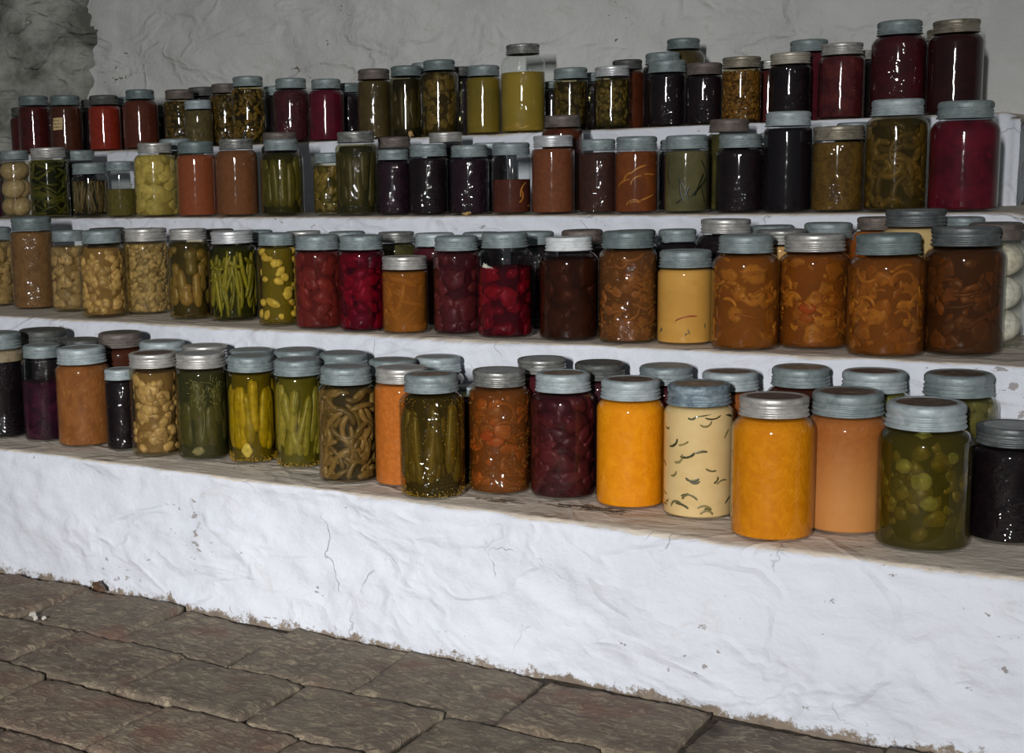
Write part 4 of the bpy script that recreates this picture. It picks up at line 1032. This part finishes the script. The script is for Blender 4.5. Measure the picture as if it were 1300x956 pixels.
  (3, -1.4429, 2.3950, 0.0375, 0.1355, 0.0357, 'zinc', 'black', 'black jam jar with glinting bubbles, left of the purple black one', {}),
  (3, -1.4651, 2.5000, 0.0380, 0.1595, 0.0330, 'silver', 'black', 'silver capped jar behind and between the two black jam jars', {}),
  (3, -1.3518, 2.3950, 0.0376, 0.1310, 0.0343, 'zinc', 'plumblack', 'purple black jam jar with a dry leaf at its foot', {}),
  (3, -1.3647, 2.5000, 0.0358, 0.1365, 0.0317, 'zincl', 'black', 'pale capped jar just showing behind the half filled jar', {}),
  (3, -1.2623, 2.3950, 0.0362, 0.1320, 0.0344, 'zinc', 'redbrown', 'half empty jar of red brown jelly with clear glass above it', {'fill': 0.6}),
  (3, -1.1761, 2.3950, 0.0391, 0.1420, 0.0355, 'silverbright', 'brick3', 'reddish brown sauce jar with a bright silver cap on the third tier', {}),
  (3, -1.2029, 2.4900, 0.0389, 0.1815, 0.0334, 'brown', 'amberdark', 'tall jar with a purplish brown cap behind the bright silver capped sauce', {}),
  (3, -1.0864, 2.3950, 0.0333, 0.1320, 0.0303, 'zinc', 'darkbrown', 'very dark brown jar left of the marmalade on the third tier', {}),
  (3, -1.0133, 2.3950, 0.0377, 0.1345, 0.0353, 'zinc', 'marmalade', 'amber brown marmalade jar with curled yellow peel', {}),
  (3, -0.9811, 2.5000, 0.0316, 0.1290, 0.0278, 'zinc', 'black', 'grey capped jar between and behind marmalade and green leaves', {}),
  (3, -0.9205, 2.3950, 0.0376, 0.1330, 0.0358, 'zinc', 'leaf', 'jar of pale green pods with dark slits, flat grey cap', {}),
  (3, -0.8831, 2.5000, 0.0379, 0.1605, 0.0340, 'brown', 'olive', 'olive jar with a brown cap behind the sparkling black jam', {}),
  (3, -0.8264, 2.3950, 0.0394, 0.1315, 0.0350, 'zinc', 'black', 'black jam jar with embossed glints left of the tall black purple jar', {}),
  (3, -0.7997, 2.5000, 0.0317, 0.1345, 0.0267, 'zincl', 'plum', 'pale capped jar peeping between the two black jars at the right', {}),
  (3, -0.7456, 2.3950, 0.0393, 0.1650, 0.0359, 'zincl', 'blackpurple', 'tall shouldered black purple jar with a plain zinc cap', {}),
  (3, -0.6630, 2.3950, 0.0412, 0.1380, 0.0390, 'bronze', 'amberolive', 'amber olive relish jar with knurled antique brass cap', {}),
  (3, -0.6645, 2.5000, 0.0347, 0.1460, 0.0298, 'zinc', 'olive', 'grey capped jar behind the amber olive relish', {}),
  (3, -0.5723, 2.3950, 0.0474, 0.1765, 0.0390, 'zincl', 'browncoil', 'large jar of olive brown coiled beans with mottled zinc cap', {}),
  (3, -0.4712, 2.3950, 0.0516, 0.1685, 0.0405, 'zinc', 'crimson', 'large deep crimson jar at the right end of the third tier', {}),
  (4, -3.0063, 2.8200, 0.0418, 0.1320, 0.0363, 'dark', 'darkred', 'dark capped red jar at the far left, behind the first jar of the top tier', {}),
  (4, -2.8591, 2.7150, 0.0421, 0.1520, 0.0383, 'zincd', 'darkred', 'dark red jar at the left end of the top tier', {}),
  (4, -2.7416, 2.7150, 0.0424, 0.1470, 0.0381, 'zincd', 'maroonbrown', 'brown maroon jar with a paper note stuck on it', {'note': 1}),
  (4, -2.7388, 2.8200, 0.0402, 0.1395, 0.0349, 'dark', 'black', 'dark jar between and behind the noted jar and the bright red one', {}),
  (4, -2.6030, 2.7150, 0.0415, 0.1400, 0.0364, 'dark', 'tomato', 'bright red tomato jar on the top tier', {}),
  (4, -2.6464, 2.8200, 0.0375, 0.1410, 0.0334, 'zinc', 'darkred', 'grey capped jar right behind the bright red tomato jar', {}),
  (4, -2.4777, 2.7150, 0.0447, 0.1470, 0.0356, 'zincd', 'maroonbrown2', 'brown red sauce jar right of the bright red tomato jar', {}),
  (4, -2.5091, 2.8200, 0.0368, 0.1140, 0.0317, 'dark', 'black', 'low dark jar behind and right of the brown red sauce', {}),
  (4, -2.3641, 2.7350, 0.0402, 0.1420, 0.0352, 'brown', 'olivemix', 'olive pickle jar with brown cap, left of the short olive jar', {}),
  (4, -2.3886, 2.8500, 0.0383, 0.1535, 0.0343, 'dark', 'black', 'dark capped jar behind the short olive jar', {}),
  (4, -2.2784, 2.7032, 0.0355, 0.1110, 0.0326, 'zincl', 'olivefine', 'short olive relish jar with blue grey cap on the top tier', {}),
  (4, -2.2515, 2.7768, 0.0407, 0.1515, 0.0339, 'brown', 'olivemix', 'olive jar with brown cap behind the chopped green pickle jar', {}),
  (4, -2.1242, 2.7050, 0.0402, 0.1585, 0.0354, 'zinc', 'greenchop', 'tall jar of chopped green pickles on the top tier', {}),
  (4, -2.1263, 2.8200, 0.0385, 0.1400, 0.0336, 'zinc', 'black', 'grey capped jar between and behind green pickles and dark crimson', {}),
  (4, -2.0054, 2.7150, 0.0423, 0.1475, 0.0357, 'zinc', 'winechunk', 'dark crimson jar left of its brighter crimson neighbour on the top tier', {}),
  (4, -1.9055, 2.7150, 0.0407, 0.1400, 0.0333, 'zinc', 'crimson2', 'bright crimson jar on the top tier', {}),
  (4, -1.9169, 2.8200, 0.0390, 0.1355, 0.0324, 'zincd', 'black', 'dark jar behind and right of the bright crimson jar', {}),
  (4, -1.7743, 2.7150, 0.0371, 0.1540, 0.0351, 'brown', 'amberolive2', 'olive amber jar with an old brown cap on the top tier', {}),
  (4, -1.6953, 2.7250, 0.0375, 0.1560, 0.0338, 'zincd', 'cukedark', 'dark green cucumber jar left of the brown pickle slices', {}),
  (4, -1.7017, 2.8200, 0.0375, 0.1680, 0.0329, 'zinc', 'black', 'grey capped jar behind cucumbers and brown pickle slices', {}),
  (4, -1.6045, 2.7150, 0.0419, 0.1625, 0.0340, 'zincd', 'brownslice', 'brownish pickle slice jar with curved pieces on the top tier', {}),
  (4, -1.6115, 2.8200, 0.0370, 0.1530, 0.0316, 'dark', 'black', 'dark jar between and behind brown slices and plain yellow green jar', {}),
  (4, -1.4957, 2.7150, 0.0369, 0.1440, 0.0334, 'zinc', 'yellowgreen', 'plain yellow green jar left of the tallest yellow jar', {}),
  (4, -1.4019, 2.7150, 0.0457, 0.1805, 0.0343, 'silverdark', 'yellowliquid', 'tallest golden yellow jar with clear shoulders and pewter band', {'fill': 0.78, 'tall': 1}),
  (4, -1.3864, 2.8200, 0.0288, 0.1090, 0.0230, 'zincd', 'black', 'low dark jar right of and behind the tallest yellow jar', {}),
  (4, -1.2930, 2.7150, 0.0347, 0.1265, 0.0337, 'zinc', 'oliveslice', 'olive pickle slice jar right of the tallest yellow jar', {}),
  (4, -1.2983, 2.8200, 0.0333, 0.1215, 0.0283, 'zinc', 'black', 'grey capped jar between and behind the two olive slice jars', {}),
  (4, -1.2018, 2.7150, 0.0349, 0.1230, 0.0339, 'silverbright', 'oliveslice2', 'olive cucumber round jar with a bright silver cap', {}),
  (4, -1.2104, 2.8100, 0.0359, 0.1420, 0.0300, 'dark', 'amberdark', 'brown amber jar with dark cap behind the silver capped cucumber rounds', {}),
  (4, -1.1239, 2.7858, 0.0388, 0.1490, 0.0337, 'zinc', 'black', 'tall grey capped jar directly behind the zinc capped black jam on the top tier', {}),
  (4, -1.0860, 2.7150, 0.0365, 0.1275, 0.0358, 'zinc', 'black', 'black jam jar with zinc cap on the top tier', {}),
  (4, -1.1132, 2.8692, 0.0434, 0.1810, 0.0327, 'zincd', 'amberolive2', 'tall olive brown jar standing above and behind two black jam jars', {}),
  (4, -1.0106, 2.7150, 0.0344, 0.1175, 0.0339, 'brown', 'black', 'black jam jar with brown cap on the top tier', {}),
  (4, -0.9368, 2.7150, 0.0361, 0.1240, 0.0350, 'bronze', 'ambergrain', 'grainy amber relish jar with tan cap on the top tier', {}),
  (4, -0.9179, 2.8200, 0.0325, 0.1210, 0.0277, 'silver', 'darkred', 'dark red jar behind and right of the grainy amber relish', {}),
  (4, -0.8443, 2.7150, 0.0376, 0.1250, 0.0358, 'bronzel', 'black', 'black jam jar with pale brass cap, left of the wine red jar', {}),
  (4, -0.8418, 2.8200, 0.0410, 0.1555, 0.0347, 'zinc', 'wine', 'taller grey capped jar behind the pale brass capped black jam', {}),
  (4, -0.7499, 2.7150, 0.0412, 0.1360, 0.0360, 'silver', 'wine2', 'wine red jar with shiny silver cap on the top tier', {}),
  (4, -0.7438, 2.8200, 0.0343, 0.1280, 0.0289, 'silver', 'black', 'dark jar with small pewter cap behind and right of the wine red jar', {}),
  (4, -0.6504, 2.7150, 0.0473, 0.1680, 0.0377, 'zinc', 'darkredbig', 'large dark red jar with dull zinc cap near the right end of the top tier', {}),
  (4, -0.5929, 2.8200, 0.0433, 0.1560, 0.0336, 'bronze', 'darkred', 'dark red jar half hidden behind the last jar of the top tier', {}),
  (4, -0.5549, 2.7150, 0.0456, 0.1610, 0.0382, 'bronze', 'darkredbig2', 'large dark red jar with dark brass band, last on the right of the top tier', {}),
]
for row in TABLE: build_jar(*row)

# ------------------------------------------------------------------ crumbs and litter
def chip(name, loc, s, mat, label, cat, seed, group=None):
    mb = MB(); mb.blob((0, 0, 0), s[0], s[1], s[2], Matrix.Rotation(seed, 3, 'Z'), 2, .9, seed*3.3, 1.4)
    zmin = min(v[2] for v in mb.v)
    mb.v = [(v[0], v[1], v[2]-zmin) for v in mb.v]
    o = link(name, mb.mesh(name, False), mat); o.location = loc
    tag(o, label, cat, group)
P_STRAW = piece_mat('dry_flake', srgb((190, 150, 90)), srgb((214, 178, 116)))
P_PLAS = piece_mat('plaster_crumb', srgb((200, 194, 182)), srgb((224, 218, 206)))
P_TWIG = piece_mat('twig', srgb((52, 40, 30)), srgb((96, 78, 58)))
P_STONE = piece_mat('pebble_brown', srgb((74, 54, 42)), srgb((96, 72, 54)))
chip('dry_leaf', (-1.330, 2.3455, SHELF_Z[3]+.0004), (.010, .0045, .003), P_STRAW, 'curled tan dry leaf at the foot of the purple black jam jar', 'leaf', 1.0)
chip('plaster_crumb', (-1.654, 2.6735, SHELF_Z[4]+.0004), (.010, .005, .0065), P_STRAW, 'tan crumb between the dark green cucumbers and brown pickle slices on the top tier', 'crumb', 2.0)
chip('pebble', (-1.664, 1.664, .002), (.014, .010, .009), P_STONE, 'brown pebble wedged between the brick floor and the foot of the white step', 'pebble', 3.0)
for i, (x, y, s) in enumerate(((-1.652, 1.503, .0055), (-1.640, 1.497, .0042), (-1.628, 1.5045, .0036))):
    chip('plaster_crumb', (x, y, .001), (s, s*.8, s*.7), P_PLAS, 'one of the white plaster crumbs in a brick joint at the left of the floor', 'crumb', 4.+i, 'plaster crumbs on the floor')
rg = random.Random(3)
def twigs(cx_, cy_, n, spread, label):
    mb = MB()
    for k in range(n):
        x = rg.gauss(0, spread); y = rg.gauss(0, .006); a = rg.gauss(.1, .6); L = rg.uniform(.008, .028)
        pts = [Vector((x+math.cos(a+.5*t)*L*t, y+math.sin(a+.5*t)*L*t*.5, .0012+.0015*math.sin(PI*t)*rg.random())) for t in (0, .33, .66, 1)]
        mb.tube(pts, [.0003, .0006, .0005, .0002], 5)
    o = link('dry_grass', mb.mesh('dry_grass'), P_TWIG); o.location = (cx_, cy_, SHELF_Z[1]+.0008)
    tag(o, label, 'dry grass', kind='stuff')
twigs(-.815, 1.755, 60, .030, 'dry grass litter on the bottom tier between the wine purple jar and the yellow squash jar')
twigs(-.945, 1.735, 16, .020, 'thin scatter of dark grass bits in front of the seedy chutney jar')

# ------------------------------------------------------------------ light
def area(name, loc, target, sx, sy, power, color, spread):
    L = bpy.data.lights.new(name, 'AREA'); L.shape = 'RECTANGLE'; L.size = sx; L.size_y = sy
    L.energy = power; L.color = color; L.spread = spread
    o = bpy.data.objects.new(name, L); col.objects.link(o); o.location = loc
    d = Vector(target)-Vector(loc)
    o.rotation_euler = d.to_track_quat('-Z', 'Y').to_euler()
    return o
area('cellar_lamp', (.16, -1.6, FZ+.34), (-1.42, 1.7, FZ-.75), .045, .34, 23.2, (1.0, .985, .975), math.radians(76))
W = bpy.data.worlds.new('dim_cellar'); bpy.context.scene.world = W
W.use_nodes = True
W.node_tree.nodes['Background'].inputs[0].default_value = (.85, .95, 1.0, 1)
W.node_tree.nodes['Background'].inputs[1].default_value = .060

# ------------------------------------------------------------------ camera
F, YAW, PITCH, ROLL, CX, CY = 1798.66, .6068, .1595, .0254, 433.49, 514.79
fw = Vector((-math.sin(YAW)*math.cos(PITCH), math.cos(YAW)*math.cos(PITCH), -math.sin(PITCH)))
rt = Vector((math.cos(YAW), math.sin(YAW), 0)); dn = fw.cross(rt)
r2 = math.cos(ROLL)*rt+math.sin(ROLL)*dn; d2 = -math.sin(ROLL)*rt+math.cos(ROLL)*dn
cam = bpy.data.cameras.new('camera'); co = bpy.data.objects.new('camera', cam); col.objects.link(co)
Rm = Matrix((r2, -d2, -fw)).transposed().to_4x4()
Rm.translation = Vector((0, 0, FZ))
co.matrix_world = Rm
cam.sensor_fit = 'HORIZONTAL'; cam.sensor_width = 36.0
cam.lens = F*36/1300
cam.shift_x = (650-CX)/1300; cam.shift_y = (CY-478)/1300
cam.clip_start = .02
bpy.context.scene.camera = co
vs_ = bpy.context.scene.view_settings
bpy.context.scene.display_settings.display_device = 'sRGB'
vs_.view_transform = 'Standard'; vs_.look = 'None'; vs_.exposure = 0; vs_.gamma = 1; vs_.use_curve_mapping = False
